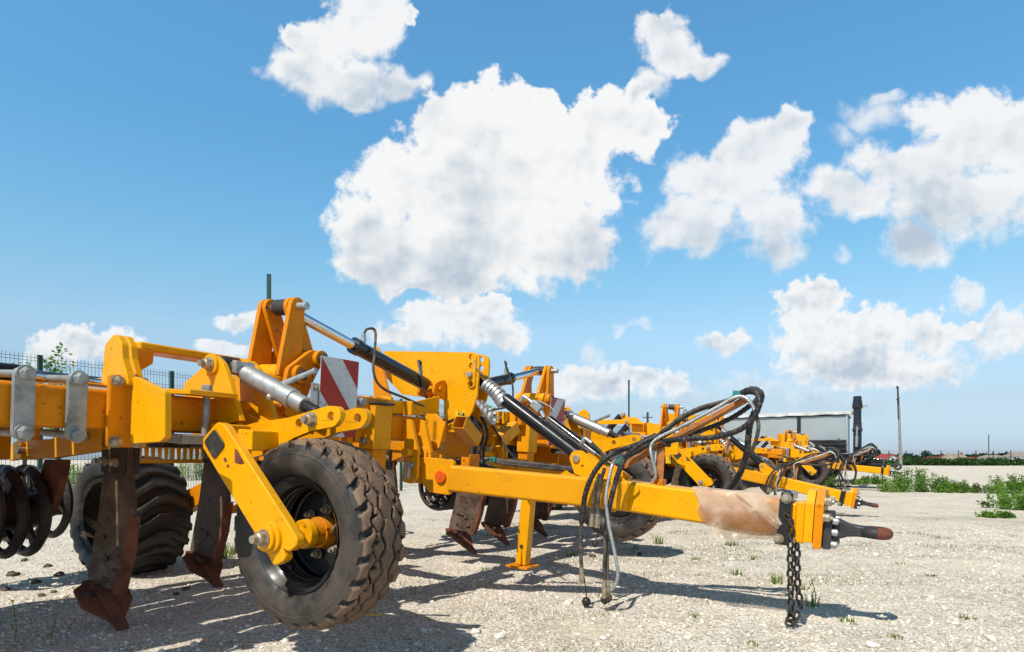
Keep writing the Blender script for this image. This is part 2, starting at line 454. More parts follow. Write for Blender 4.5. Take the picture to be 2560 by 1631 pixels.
def implement_tread(ph, w, r):
    n = 24
    zig = lambda k, off: .0135*(2*np.abs(2*((ph*k/(2*np.pi)+off) % 1)-1)-1)
    h = np.ones_like(w)
    for w0, off in ((-.034, 0), (.034, .5), (-.078, .5), (.078, 0)):
        d = np.abs(w-w0-zig(n, off)); wd = .0074 if abs(w0) < .05 else .0062
        h = np.minimum(h, sstep(wd*.6, wd*1.25, d))
    # shoulder blocks cut by slanted slots
    for sgn in (-1, 1):
        fr = (ph*n/(2*np.pi)+(.0 if sgn < 0 else .5)+np.abs(w)*6) % 1
        cut = np.minimum(sstep(.0, .06, fr), sstep(.0, .06, .40-fr))
        cut = np.where((fr > 0) & (fr < .40), cut, 0)
        zone = sstep(.084, .092, w*sgn)
        h = np.minimum(h, 1-cut*zone)
        fr2 = (ph*n/(2*np.pi)+.72+(.0 if sgn < 0 else .5)+np.abs(w)*3) % 1
        c2 = np.where(fr2 < .16, np.minimum(sstep(0, .04, fr2), sstep(0, .04, .16-fr2)), 0)*sstep(.052, .058, w*sgn)*sstep(.085, .078, w*sgn)
        h = np.minimum(h, 1-c2*.8)
    h = np.where(r < .372, 1.0, h)
    edge = sstep(.372, .384, r)
    return 1-(1-h)*edge

def bar_tread(ph, w, r):
    n = 22
    fr = (ph*n/(2*np.pi)+np.clip(np.abs(w)-.05, 0, 1)*4.2+np.where(w > 0, .5, 0)*0) % 1
    b = np.minimum(sstep(.0, .09, fr), sstep(0, .09, .56-fr)); b = np.where(fr < .56, b, 0)
    edge = sstep(.40, .43, r)
    return 1-(1-b)*edge

def gauge_wheel(root, c, flip):
    prof = [(.118, .242), (.124, .248), (.128, .252), (.120, .240), (.098, .226), (.085, .212), (.02, .205), (-.03, .205), (-.05, .19), (-.052, .12), (-.045, .06), (-.045, .02)]
    cx, cu, cz = c
    mb = MB()
    # rim barrel (outer side is -u) and the dished disc with its four hand holes
    mb.lathe((cx, cu, cz), (0, -1, 0), [(r, h) for h, r in prof], 72)
    mb.lathe((cx, cu, cz), (0, 1, 0), [(.205, .03), (.212, .085), (.226, .098), (.240, .12), (.252, .128), (.242, .118)], 72)
    for k in range(3):
        mb.lathe((cx, cu, cz), (0, -1, 0), [(.2045-.001*k, .055-.03*k), (.199, .05-.03*k), (.2045, .045-.03*k)], 60)
    w = mb.build('gauge_wheel', 'rim', root, smooth=40, flip=flip)
    ty = make_tyre('tyre', c, [(-.112, .243), (-.128, .262), (-.142, .292), (-.147, .325), (-.1435, .345), (-.1445, .349), (-.141, .358), (-.137, .374), (-.131, .390), (-.122, .401)],
                   (lambda q: .4195-.0185*(np.abs(q)/.122)**2.2, 52), implement_tread, 420, .019, w, ('tyre', 'sidewall'), flip, 3)
    for k in range(6):
        a = 2*math.pi*(k+.3)/6
        MB().hexbolt((cx+.105*math.cos(a), cu+.040, cz+.105*math.sin(a)), (0, -1, 0), .016, .030, .012).build('wheel_bolt', 'bolt', w, flip=flip)
    h = MB(); h.cyl((cx, cu+.05, cz), (cx, cu-.005, cz), .075, .068, 28); h.cyl((cx, cu-.005, cz), (cx, cu-.05, cz), .062, .055, 28); h.cyl((cx, cu-.05, cz), (cx, cu-.085, cz), .047, .042, 24)
    h.build('hub', 'orange', w, .003, flip=flip)
    v = MB(); v.cyl((cx+.135, cu-.01, cz+.02), (cx+.135, cu+.04, cz+.02), .03, n=20); v.build('dust_cap', 'black', w, .002, flip=flip)
    return w

# ------------------------------------------------------------------ one side (wing) of a cultivator
def u_plate(mb, pts, u, th, r=0, holes=(), idx=None):
    pp = [P(q, u=u) for q in pts]
    pp = fillet(pp, r, idx) if r else pp
    return mb.prism(pp, (0, th, 0), [circ(P(q, u=u), rr, 'u') for q, rr in holes])

def t_plate(mb, pts, t, th, r=0, holes=(), idx=None):
    pp = [P(q, t=t) for q in pts]
    pp = fillet(pp, r, idx) if r else pp
    return mb.prism(pp, (-th, 0, 0), [circ(P(q, t=t), rr, 't') for q, rr in holes])

TB0, TB1, ZB0, ZB1 = -.78, -.945, .970, 1.138

def shank(root, t, u, tip, flip, foot=.11):
    """curved tine: mount clamp, leg, wear shin, winged share (muddy)"""
    top = .90
    s = MB()
    g = tip
    leg = [(t+.02, top), (t+.17, top), (t+.185, top-.12), (t+.235, g+.62), (t+.20, g+.40), (t+.135, g+.20), (t-.15, g+.21), (t-.10, g+.44), (t-.067, g+.60), (t-.035, top-.18)]
    s.prism(fillet([(a, u-.018, b) for a, b in leg], .03), (0, .036, 0))
    o = s.build('tine', 'mudsteel', root, .004, flip=flip)
    w = MB(); w.prism([(t+.222, u-.03, g+.60), (t+.245, u-.03, g+.61), (t+.215, u-.03, g+.40), (t+.150, u-.03, g+.19), (t+.10, u-.03, g+.19), (t+.185, u-.03, g+.40)], (0, .06, 0))
    w.build('shin', 'rust', o, .003, flip=flip)
    sh = MB()
    # share: narrow point plus two swept wings
    sh.prism([(t+.165, u-.028, g+.002), (t+.165, u-.028, g+.022), (t+.09, u-.035, g+.10), (t-.10, u-.035, g+.225), (t-.17, u-.035, g+.215), (t-.17, u-.035, g+.185), (t+.04, u-.035, g+.06)], (0, .066, 0))
    for q in (-1, 1):
        a = [Vector((t+.125, u+q*.03, g+.035)), Vector((t+.025, u+q*.135, g+.115)), Vector((t-.055, u+q*.135, g+.185)), Vector((t-.12, u+q*.03, g+.21))]
        sh.prism(a, (0.0, 0, .018))
    sh.build('share', 'rust', o, .003, flip=flip)
    c = MB(); c.box((t-.0, u-.05, top-.17), (t+.18, u-.02, top+.12)); c.box((t-.0, u+.02, top-.17), (t+.18, u+.05, top+.12))
    for dz in (-.11, ): 
        for dt in (.04, .14): MB().hexbolt((t+dt, u-.05, top+dz), (0, -1, 0), .021, .034).build('tine_bolt', 'bolt', o, flip=flip)
    c.build('tine_clamp', 'mudsteel_dark', o, .004, flip=flip)
    d = MB(); rr = random.Random(int(abs(u)*100))
    for k in range(26):
        f = rr.random(); cc = Vector((t+.03+rr.uniform(-.1, .1), u-.018+rr.uniform(-.01, .03), g+.24+f*.36)) if k < 14 else Vector((t+rr.uniform(-.12, .04), u+rr.uniform(-.09, .09), g+.175))
        d.sphere(cc, rr.uniform(.012, .030), 7, (rr.uniform(.8, 1.5), .5, rr.uniform(.6, 1.1)))
    tag(d.build('caked_soil', 'clod', o, smooth=60, flip=flip), kind='stuff')
    return o

def ring_roller(root, us, t, z, r, flip):
    sh = MB(); sh.cyl((t, us[0]+.08, z), (t, us[-1]-.08, z), .105, n=24)
    fr = sh.build('packer_shaft', 'mudsteel_dark', root, flip=flip)
    for u in us:
        m = MB()
        m.lathe((t, u, z), (0, 1, 0), [(r-.045, -.024), (r-.028, -.033), (r-.003, -.014), (r+.003, 0), (r-.003, .014), (r-.028, .033), (r-.045, .024), (r-.036, .016), (r-.014, .004), (r-.014, -.004), (r-.036, -.016)], 44, True)
        for k in range(4):
            a = 2*math.pi*k/4+u*9
            m.beam((t+.05*math.cos(a), u, z+.05*math.sin(a)), (t+(r-.03)*math.cos(a), u, z+(r-.03)*math.sin(a)), .05, .016, (0, 1, 0))
        m.build('packer_ring', 'mudsteel_dark', root, smooth=40, flip=flip)

def wing(root, fl):
    B = lambda mb, name, mat, par=root, bev=.004, **k: mb.build(name, mat, par, bev, flip=fl, **k)
    # main lateral toolbar of the wing
    m = MB(); m.box((TB1, -3.45, ZB0), (TB0, -1.14, ZB1)); tb = B(m, 'wing_toolbar', 'orange', bev=.02, seg=4)
    # galvanised clamp plates with big bolts
    for x0, x1, x2, x3, bx in ((0, 0, 0, 0, (-2.775)), (0, 0, 0, 0, -2.59)):
        c = MB(); pl = [(TB0+.012, bx-.036, .925), (TB0+.012, bx+.036, .925), (TB0+.012, bx+.036, 1.19), (TB0+.012, bx-.036, 1.19)]
        c.prism(fillet(pl, .03), (.022, 0, 0)); cp = B(c, 'clamp_plate', 'galv', bev=.003)
        for zz in (.95, 1.167): B(MB().hexbolt((TB0+.034, bx, zz), (1, 0, 0), .027, .034), 'clamp_bolt', 'galv', cp, .002)
        for zz in (.945, 1.167): B(MB().cyl((TB0+.01, bx, zz), (TB1-.05, bx, zz), .015, n=12), 'threaded_rod', 'galv', cp, 0)
    # polished cylinder lying on the bar
    c = MB(); c.cyl((-.99, -3.3, 1.172), (-.99, -2.66, 1.172), .040); cy = B(c, 'folding_cylinder', 'black')
    c = MB(); c.cyl((-.99, -2.66, 1.172), (-.99, -2.30, 1.172), .024); B(c, 'rod', 'chrome', cy, 0)
    # bolted flange plate in front of the bar and the big lit gusset beside it
    f = MB(); f.box((TB0+.002, -2.47, .90), (TB0+.03, -2.30, 1.20)); fp = B(f, 'flange_plate', 'orange', bev=.012)
    for du in (-2.44, -2.35):
        for zz in (.925, 1.175): B(MB().hexbolt((TB0+.03, du, zz), (1, 0, 0), .02, .028, .008), 'flange_bolt', 'bolt', fp, 0)
    g = MB()
    gp = [P(z1(*q), u=-2.4) for q in ((1265, 800), (1330, 830), (1580, 950), (1580, 1400), (1530, 1440), (1245, 1460))]
    g.prism(fillet(gp, .02), (0, .03, 0)); B(g, 'side_gusset', 'yellow')
    # upstanding rear bracket plates and the upper lateral tube
    g = MB()
    u_plate(g, [z1(*q) for q in ((1005, 500), (1090, 405), (1125, 415), (1168, 500), (1175, 640), (1215, 785), (1240, 900), (960, 900), (985, 700))], -2.42, .03, .03)
    u_plate(g, [z1(*q) for q in ((1130, 480), (1190, 418), (1215, 430), (1255, 520), (1265, 640), (1310, 800), (1320, 900), (1200, 900), (1160, 700))], -2.30, .03, .03)
    B(g, 'upright_bracket', 'yellow')
    g = MB(); TU = -1.08
    q0, q1, q2, q3 = P(z1(1345, 472), t=TU), P(z1(1350, 552), t=TU), P(z3(560, 672), t=TU), P(z3(560, 745), t=TU)
    vs = [q1, q3, q2, q0]; e0 = Vector((-.24, 0, 0)); g.add(vs+[v+e0 for v in vs], [(0, 1, 2, 3), (7, 6, 5, 4), (0, 4, 5, 1), (1, 5, 6, 2), (2, 6, 7, 3), (3, 7, 4, 0)])
    B(g, 'upper_channel', 'yellow', bev=.012, seg=3)
    g = MB(); g.prism([P(z1(*q), t=TU+.004) for q in ((1262, 535), (1480, 565), (1470, 690), (1300, 785))], (-.02, 0, 0)); B(g, 'channel_gusset', 'orange')
    # cross plate under the wheel bracket
    # turnbuckle bracket: two triangular plates
    for k, (u, dx) in enumerate(((-1.955, 0), (-1.755, 0))):
        g = MB()
        base = [P(z3(*q), u=-1.955) for q in ((-10, 985), (0, 915), (195, 740), (228, 660), (300, 645), (372, 720), (420, 850), (545, 1275), (300, 1330), (60, 1330))]
        base = [Vector((p[0], u, p[2])) for p in base]
        pin = P(z3(268, 735), u=-1.955); pin = Vector((pin[0], u, pin[2]))
        g.prism(fillet(base, .035, (3, 4, 5)), (0, .028, 0)); pl = B(g, 'bracket_plate', 'yellow')
        if k == 0:
            h = MB(); h.lathe(pin, (0, -1, 0), [(.0, .012), (.05, .012), (.052, 0)], 28); B(h, 'boss', 'yellow', pl, 0)
            h = MB(); h.hexbolt(pin-Vector((0, .012, 0)), (0, -1, 0), .027, .035, .02); B(h, 'pivot_nut', 'bolt', pl, 0)
        else:
            h = MB(); h.cyl(pin, pin+Vector((0, -.09, 0)), .037); h.cyl(pin, pin+Vector((0, -.03, 0)), .052); B(h, 'boss', 'yellow', pl, .003)
    g = MB(); g.box((-.80, -2.20, 1.142), (-.62, -1.96, 1.165)); cl = B(g, 'clamp_bridge', 'yellow')
    g = MB(); g.box((-.80, -2.20, .925), (-.66, -1.98, .965)); B(g, 'clamp_foot', 'galv', cl)
    cb_ = P(z3(215, 1100), t=-.68); h = MB(); h.cyl((-.68, cb_[1], .93), (-.68, cb_[1], 1.17), .016); h.hexbolt((-.68, cb_[1], 1.165), (0, 0, 1), .024, .03); B(h, 'clamp_bolt', 'galv', cl, .002)
    # turnbuckle
    a = P(z3(430, 735), u=-1.845); b = P(z3(1225, 1165), u=-1.845); dv = (b-a)
    L = lambda s_: a+dv*s_
    m = MB(); m.cyl(L(.24), L(.80), .047, n=28); m.cyl(L(.78), L(.93), .040, n=28); m.cyl(L(.22), L(.26), .041, n=28); tbk = B(m, 'turnbuckle', 'zinc', bev=.004)
    m = MB(); m.cyl(L(.02), L(.24), .028, n=18); m.cyl(L(.93), L(1.06), .025, n=18)
    for k in range(10): m.lathe(L(.94+k*.011), dv, [(.0255, -.001), (.0275, .0012), (.0255, .0034)], 16)
    B(m, 'threaded_end', 'steel', tbk, 0); B(MB().cyl(a+Vector((0, -.05, 0)), a+Vector((0, .05, 0)), .038), 'ball_eye', 'steel', tbk, .004)
    m = MB(); q = L(.19); m.box((q[0]-.012, q[1]-.06, q[2]-.01), (q[0]+.02, q[1]+.05, q[2]+.05)); B(m, 'locking_tab', 'zinc', tbk, .004)
    h0 = L(.55); h1 = P(z3(1260, 795), u=-1.80)
    m = MB(); m.cyl(h0, h1, .0135, n=14); m.cyl(h1-(h1-h0)*.03, h1+(h1-h0)*.01, .016, n=14); B(m, 'handle', 'zinc', tbk, .002)
    m = MB(); q = P(z3(820, 1050), u=-1.885); m.cyl(q+Vector((0, .05, 0)), q, .014, n=12); m.sphere(q, .017, 10); B(m, 'grease_nipple', 'bolt', tbk, 0)
    # gauge-wheel arm: twin upper plates
    up = [z3(*q) for q in ((175, 1215), (260, 1180), (330, 1180), (430, 1240), (560, 1330), (690, 1290), (1000, 1245), (1380, 1132), (1470, 1135), (1505, 1190), (1495, 1260), (1440, 1330), (1220, 1370), (1050, 1440), (940, 1510), (880, 1570), (600, 1640), (380, 1500), (250, 1330))]
    ar = MB(); u_plate(ar, up, -1.92, .03, .045, [(z3(1100, 1300), .021), (z3(1408, 1232), .021)], (0, 1, 2, 7, 8, 9, 10, 11)); arm = B(ar, 'wheel_arm', 'yellow')
    fp2 = [Vector((p[0]+.035, -1.795, p[2]+.0)) for p in [P(q, u=-1.92) for q in up]]
    ar = MB(); hp = [P(z3(1100, 1300), u=-1.92), P(z3(1408, 1232), u=-1.92)]
    ar.prism(fillet(fp2, .045, (0, 1, 2, 7, 8, 9, 10, 11)), (0, .03, 0), [circ((p[0]+.035, -1.795, p[2]), .021, 'u') for p in hp]); B(ar, 'inner_arm_plate', 'yellow', arm)
    bl = P(z3(1225, 1265), u=-1.92)
    h = MB(); h.hexbolt(bl, (0, -1, 0), .027, .034, .018); h.cyl(bl, bl+Vector((0, .15, 0)), .018); B(h, 'arm_bolt', 'bolt', arm, 0)
    pv = P(z3(250, 1250), u=-1.92)
    h = MB(); h.cyl(pv+Vector((0, .16, 0)), pv-Vector((0, .03, 0)), .05, n=26); B(h, 'pivot_boss', 'yellow', arm, .004)
    h = MB(); h.hexbolt(pv-Vector((0, .03, 0)), (0, -1, 0), .031, .04, .028); q = pv-Vector((0, .085, 0)); h.cyl(q+Vector((-.03, 0, 0)), q+Vector((.03, 0, 0)), .004, n=8); B(h, 'castle_nut', 'bolt', arm, 0)
    # lower leg with the diamond plug, boxed to the arm
    leg = [z4(*q) for q in ((165, 92), (60, 212), (66, 262), (500, 975), (538, 1052), (606, 1016), (618, 985), (600, 935), (640, 955), (692, 912), (696, 868), (622, 745), (232, 140), (205, 106))]
    lg = MB(); u_plate(lg, leg, -2.10, .045, .03, (), (0, 1, 2, 4, 5, 8, 9, 10, 12, 13)); legm = B(lg, 'wheel_leg', 'yellow', root, .007)
    for cq in (((283, 268), (300, 280), (348, 368), (318, 374), (283, 362)), ((207, 333), (222, 328), (234, 352), (218, 362)), ((228, 380), (244, 372), (247, 392), (232, 396))):
        d = MB(); d.prism([P(z4(*q), u=-2.1005) for q in cq], (0, -.0008, 0)); B(d, 'paint_chip', 'rust', legm, 0)
    dm = [z4(*q) for q in ((155, 138), (85, 225), (150, 342), (226, 245))]
    d = MB(); pts = fillet([P(q, u=-2.10)-Vector((0, .008, 0)) for q in dm], .02); d.prism(pts, (0, .007, 0)); B(d, 'tube_plug', 'plug', legm, .003)
    ax = P(z4(510, 858), u=-2.10)
    h = MB(); h.cyl(ax, ax-Vector((0, .028, 0)), .056, n=28); h.cyl(ax+Vector((0.01, .045, 0.002)), ax+Vector((.01, -.014, .002)), .066, n=28); B(h, 'axle_boss', 'yellow', legm, .004)
    h = MB(); h.hexbolt(ax-Vector((0, .028, 0)), (0, -1, 0), .03, .038, .022); B(h, 'axle_nut', 'bolt', legm, 0)
    # short stubs joining leg and arm
    h = MB()
    for q in ((430, 1330), (690, 1385)):
        p = P(z3(*q), u=-2.0); h.beam((p[0], -2.06, p[2]-.035), (p[0], -1.90, p[2]-.035), .10, .09)
    B(h, 'leg_stub', 'yellow', arm, .008)
    wc = (ax[0]+.035, -1.868, ax[2]+.004)
    h = MB(); h.cyl(ax+Vector((0, .04, 0)), (wc[0], wc[1]-.06, wc[2]), .031, n=24); h.cyl((wc[0], wc[1]-.09, wc[2]), (wc[0], wc[1]-.055, wc[2]), .062, .066, 28); B(h, 'axle', 'yellow', arm, .003)
    gauge_wheel(root, wc, fl)
    # hinge: front and rear plates, pins, tubes
    hp = [zB(*q) for q in ((548, 600), (600, 352), (890, 130), (960, 92), (1050, 110), (1100, 200), (1092, 310), (1010, 470), (940, 620), (850, 850), (760, 960), (740, 1075), (545, 1085))]
    po, pi = P(zB(745, 455), t=-.72), P(zB(1040, 230), t=-.72)
    for k, t in enumerate((-.72, -1.02)):
        h = MB(); h.prism(fillet([Vector((t, p[1], p[2])) for p in [P(q, t=-.72) for q in hp]], .03), (-.03, 0, 0)); hn = B(h, 'hinge_plate', 'orange')
        if k == 0:
            e = MB()
            for c, r in ((po, .05), (pi, .047)):
                e.lathe(c, (1, 0, 0), [(r*.55, .03), (r, .03), (r, 0)], 28)
            B(e, 'hinge_boss', 'orange', hn, .002)
            e = MB(); e.cyl(po, po+Vector((.05, 0, 0)), .026, n=20); e.cyl(pi, pi+Vector((.05, 0, 0)), .029, n=20); B(e, 'hinge_pin', 'steel', hn, .003)
    e = MB(); e.cyl((-.73, po[1], po[2]), (-1.04, po[1], po[2]), .055, n=28); e.cyl((-.75, pi[1], pi[2]), (-1.04, pi[1], pi[2]), .05, n=28); B(e, 'hinge_tube', 'yellow', bev=.004)
    e = MB(); e.box((-.74, po[1]-.02, po[2]-.16), (-1.02, po[1]+.05, po[2]-.10)); B(e, 'hinge_shelf', 'yellow')
    top = Vector((0, -1.497, 1.665))
    def link(t, a, b, wa, wb, th=.03):
        a = Vector((t, a[1], a[2])); b = Vector((t, b[1], b[2])); d = (b-a).normalized(); n_ = Vector((0, -d[2], d[1]))
        pts = [a+n_*wa, a-n_*wa]
        ang = [math.pi*i/10 for i in range(11)]
        pts += [b-n_*math.cos(x)*wb+d*math.sin(x)*wb for x in ang]
        return MB().prism(pts, (-th, 0, 0))
    tw = root
    for t in (-.765, -1.0): B(link(t, (0, po[1]-.02, po[2]-.02), top, .075, .048), 'outer_link', 'orange', tw)
    for t in (-.80, -.965): B(link(t, (0, pi[1]+.01, pi[2]-.02), top, .055, .048), 'inner_link', 'orange', tw)
    e = MB(); e.cyl(top+Vector((-.70, 0, 0)), top+Vector((-1.06, 0, 0)), .021, n=20); B(e, 'tower_pin', 'zinc', tw, .003)
    e = MB(); e.cyl(top+Vector((-.83, 0, 0)), top+Vector((-.935, 0, 0)), .042, n=24); B(e, 'rod_eye', 'steel', tw, .006)
    # folding cylinder: chromed rod and black barrel to the centre plate
    lug = Vector((-.872, -.135, 1.352)); tp = top+Vector((-.882, 0, 0)); dv2 = lug-tp
    e = MB(); e.cyl(tp+dv2*.40, tp+dv2*.93, .0465, n=32); e.cyl(tp+dv2*.395, tp+dv2*.43, .052, n=32); fc = B(e, 'folding_cylinder', 'black', bev=.003)
    e = MB(); e.cyl(tp+dv2*.03, tp+dv2*.41, .0305, n=28); B(e, 'rod', 'chrome', fc, 0)
    for s_, nm in ((.46, 0), (.885, 1)):
        p = tp+dv2*s_
        e = MB(); e.cyl(p, p+Vector((0, 0, .075)), .017, n=12); e.cyl(p+Vector((0, 0, .075)), p+Vector((0, .0, .105)), .014, n=10); B(e, 'port_fitting', 'zinc', fc, .002)
    p = tp+dv2*.46+Vector((0, 0, .10)); q = tp+dv2*.885+Vector((0, 0, .10))
    e = MB(); e.tube(smooth([p, p+Vector((.01, .02, .035)), p+Vector((.03, .07, .03)), P(z5(215, 260), t=-.80), P(z5(205, 400), t=-.79), P(z5(240, 520), t=-.78), P(z5(330, 600), t=-.77), P(z5(500, 670), t=-.77), P(z5(700, 760), t=-.80), P(z5(830, 840), t=-.86)], 6), .0085); B(e, 'hydraulic_hose', 'hose_dusty', fc, 0)
    e = MB(); e.tube(smooth([q, q+Vector((.01, -.015, .03)), q+Vector((.02, -.055, .03)), P(z5(665, 450), t=-.82), P(z5(685, 560), t=-.82), P(z5(730, 700), t=-.84), P(z5(830, 815), t=-.86)], 6), .0085); B(e, 'hydraulic_hose', 'hose_dusty', fc, 0)
    e = MB(); e.prism(fillet([(-.80, -.22, 1.30), (-.80, -.075, 1.28), (-.80, -.075, 1.42), (-.80, -.15, 1.41), (-.80, -.21, 1.38)], .03), (-.025, 0, 0)); e.prism(fillet([(-.93, -.22, 1.30), (-.93, -.075, 1.28), (-.93, -.075, 1.42), (-.93, -.15, 1.41), (-.93, -.21, 1.38)], .03), (-.025, 0, 0)); e.cyl((-.785, -.15, 1.35), (-.965, -.15, 1.35), .019); B(e, 'cylinder_lug', 'orange')
    # warning board
    wb = MB(); x0, x1, y0, y1 = -1.475, -1.195, .985, 1.408; T = -.60
    wb.box((T-.004, x0, y0), (T, x1, y1)); wbo = B(wb, 'warning_board', 'white', bev=.001)
    st = MB()
    def stripe(c0, c1):     # diagonal band between offsets, clipped to the board
        poly = [(x0, y0), (x1, y0), (x1, y1), (x0, y1)]
        k = (y1-y0)/(x1-x0)*.78
        f0 = lambda p: (p[1]-y0)+k*(p[0]-x0)-c0
        f1 = lambda p: c1-((p[1]-y0)+k*(p[0]-x0))
        for f in (f0, f1):
            out = []
            for i in range(len(poly)):
                a_, b_ = poly[i-1], poly[i]; fa, fb = f(a_), f(b_)
                if fa*fb < 0: s_ = fa/(fa-fb); out.append((a_[0]+(b_[0]-a_[0])*s_, a_[1]+(b_[1]-a_[1])*s_))
                if fb >= 0: out.append(b_)
            poly = out
            if not poly: return
        st.add([(T+.0015, a_, b_) for a_, b_ in poly], [tuple(range(len(poly)))])
    for c0, c1 in ((-.01, .10), (.24, .42), (.60, .90)): stripe(c0, c1)
    B(st, 'red_stripe', 'red', wbo, 0)
    e = MB(); e.box((T-.02, x0-.045, 1.12), (T-.006, x0+.02, 1.26)); hb = B(e, 'board_holder', 'zinc', wbo, .003)
    for zz in (1.145, 1.235): B(MB().hexbolt((T-.006, x0-.025, zz), (1, 0, 0), .012, .018), 'holder_bolt', 'bolt', wbo, 0)
    e = MB(); e.box((T-.05, -1.40, .96), (T-.008, -1.30, 1.25)); e.box((TB0, -1.40, .99), (T-.05, -1.30, 1.03)); B(e, 'board_post', 'orange')
    # bolted plates and sleeve post by the centre section
    e = MB(); e.box((-.80, -1.15, .90), (-.70, -1.10, 1.20)); e.box((-.95, -1.13, 1.14), (-.66, -.80, 1.225)); B(e, 'saddle_plate', 'orange', bev=.006)
    e = MB(); e.prism(fillet([P(z5(*q), t=-.70) for q in ((30, 1100), (62, 760), (80, 745), (160, 745), (188, 770), (150, 1105))], .012), (-.05, 0, 0)); bp = B(e, 'bolted_strap', 'orange', bev=.005)
    for q in ((128, 785), (100, 1080)): B(MB().hexbolt(P(z5(*q), t=-.70), (1, 0, 0), .021, .03, .01), 'strap_bolt', 'bolt', bp, 0)
    e = MB(); e.hexbolt(P(z5(88, 710), t=-.655), (1, -.3, 0), .024, .03); B(e, 'saddle_bolt', 'galv', None or root, 0)
    po_ = MB(); po_.box((-.73, -1.022, .92), (-.615, -.87, 1.183)); ps = B(po_, 'sleeve_post', 'dirty', bev=.006)
    e = MB(); e.box((-.72, -1.005, .63), (-.63, -.885, .92)); B(e, 'inner_post', 'orange', ps, .005)
    e = MB(); e.box((-.745, -1.03, 1.186), (-.60, -.86, 1.20)); B(e, 'post_cap', 'plug', ps, .005)
    q = P(z5(225, 930), t=-.64); e = MB(); e.cyl((q[0]-.02, -1.02, q[2]), (q[0]-.02, -1.065, q[2]), .016, n=14); B(e, 'post_pin', 'zinc', ps, .002)
    # vertical fins of the centre frame
    e = MB(); e.box((-.79, -.86, 1.14), (-.76, -.70, 1.24)); e.box((-.95, -.79, 1.14), (-.70, -.765, 1.245)); e.box((-.95, -.56, 1.14), (-.72, -.535, 1.235)); B(e, 'frame_fin', 'dirty', bev=.006)
    # drawbar lugs hanging from the toolbar
    for u, pts, hole in ((-.575, ((575, 252), (600, 245), (652, 262), (736, 650), (722, 1000), (655, 1072), (600, 1062), (540, 1045), (562, 640)), (643, 682)),
                         (-.475, ((748, 262), (770, 252), (822, 275), (905, 665), (895, 1000), (840, 1050), (760, 1040), (735, 800), (745, 650)), (790, 688))):
        e = MB(); u_plate(e, [zC(*q) for q in pts], u, .026, .02, [(zC(*hole), .03)]); lo = B(e, 'drawbar_lug', 'dirty')
        if u < -.5:
            a_ = P(zC(615, 790), u=u-.03); b_ = P(zC(605, 1010), u=u-.03)
            e = MB(); e.beam(a_, b_, .03, .03, (1, 0, 0)); e.cyl(a_+Vector((.02, -.01, -.02)), a_+Vector((.02, .1, -.02)), .014); B(e, 'hitch_pin', 'zinc', lo, .004)
        else:
            c_ = P(zC(795, 690), u=u); e = MB(); e.prism(circ(c_, .05, 'u', 22), (0, -.02, 0), [circ(c_, .03, 'u')]); B(e, 'lug_boss', 'dirty', lo, .003)
    # rear gang arm with its tine-like support
    g = MB(); u_plate(g, [zE(*q) for q in ((90, 240), (180, 175), (560, 160), (610, 110), (900, 55), (1200, 60), (1190, 270), (520, 372), (440, 372), (320, 345), (90, 395))], -2.05, .04, .01); ga = B(g, 'gang_arm', 'yellow')
    h = MB(); 
    h.cyl(P(zE(265, 280), u=-2.05)+Vector((0, .02, 0)), P(zE(265, 280), u=-2.05)-Vector((0, .045, 0)), .022, n=14); p = P(zE(940, 140), u=-2.05); h.cyl(p, p-Vector((0, .06, 0)), .02, n=14); B(h, 'gang_pin', 'bolt', ga, .003)
    h = MB(); u_plate(h, [zE(*q) for q in ((470, 380), (680, 380), (655, 560), (600, 760), (500, 1010), (480, 730), (412, 590))], -2.0, .04, .01); B(h, 'gang_shank', 'rust', ga)
    ring_roller(root, [-2.035-.115*k for k in range(11)], -2.36, .44, .268, fl)
    for t_ in (-1.42, -1.95):
        g = MB(); g.beam((t_, -1.2, 1.05), (t_, -3.45, 1.05), .15, .13); B(g, 'rear_bar', 'orange', bev=.012)
    for u_ in (-1.3, -2.62, -3.3):
        g = MB(); g.beam((-.94, u_, 1.05), (-2.5, u_, 1.00), .10, .12); B(g, 'long_beam', 'orange', bev=.01)
    for t0_, t1_, u0_, u1_ in ((-1.02, -1.30, -2.60, -1.75), (-1.52, -1.85, -2.95, -1.30), (-2.05, -2.35, -2.60, -1.25), (-1.02, -1.28, -1.62, -1.30)):
        g = MB(); g.box((t1_, u0_, 1.045), (t0_, u1_, 1.06)); B(g, 'frame_plate', 'orange', bev=.003)  # plates added behind the toolbar, out of sight, to cast shade below
    g = MB(); g.beam((-2.45, -1.3, .98), (-2.45, -3.4, .98), .12, .10); B(g, 'gang_beam', 'orange', bev=.01)
    g = MB()
    for k in range(9): g.beam((-2.36, -2.02-.15*k, .93), (-2.36, -2.02-.15*k, .74), .10, .012, (1, 0, 0))
    B(g, 'scraper_comb', 'yellow', bev=.003)
    g = MB(); g.box((-2.3, -3.4, 1.12), (-1.1, -2.72, 1.14)); g.box((-2.35, -2.76, .60), (-1.25, -2.73, 1.10)); B(g, 'side_deck', 'orange', bev=.004)  # deck and side plate added out of view to shade the gravel
    ring_roller(root, [-1.42-.14*k for k in range(5)], -3.35, .36, .27, fl)
    g = MB(); ta, tb_ = P(z2(930, 90), t=-2.25), P(z2(1440, 190), t=-2.25); ua, ub = ta[1], P(z2(1440, 150), t=-2.25)[1]
    g.box((-2.27, ua-.2, ta[2]-.02), (-2.24, ub, ta[2]+.02)); nt_ = 16
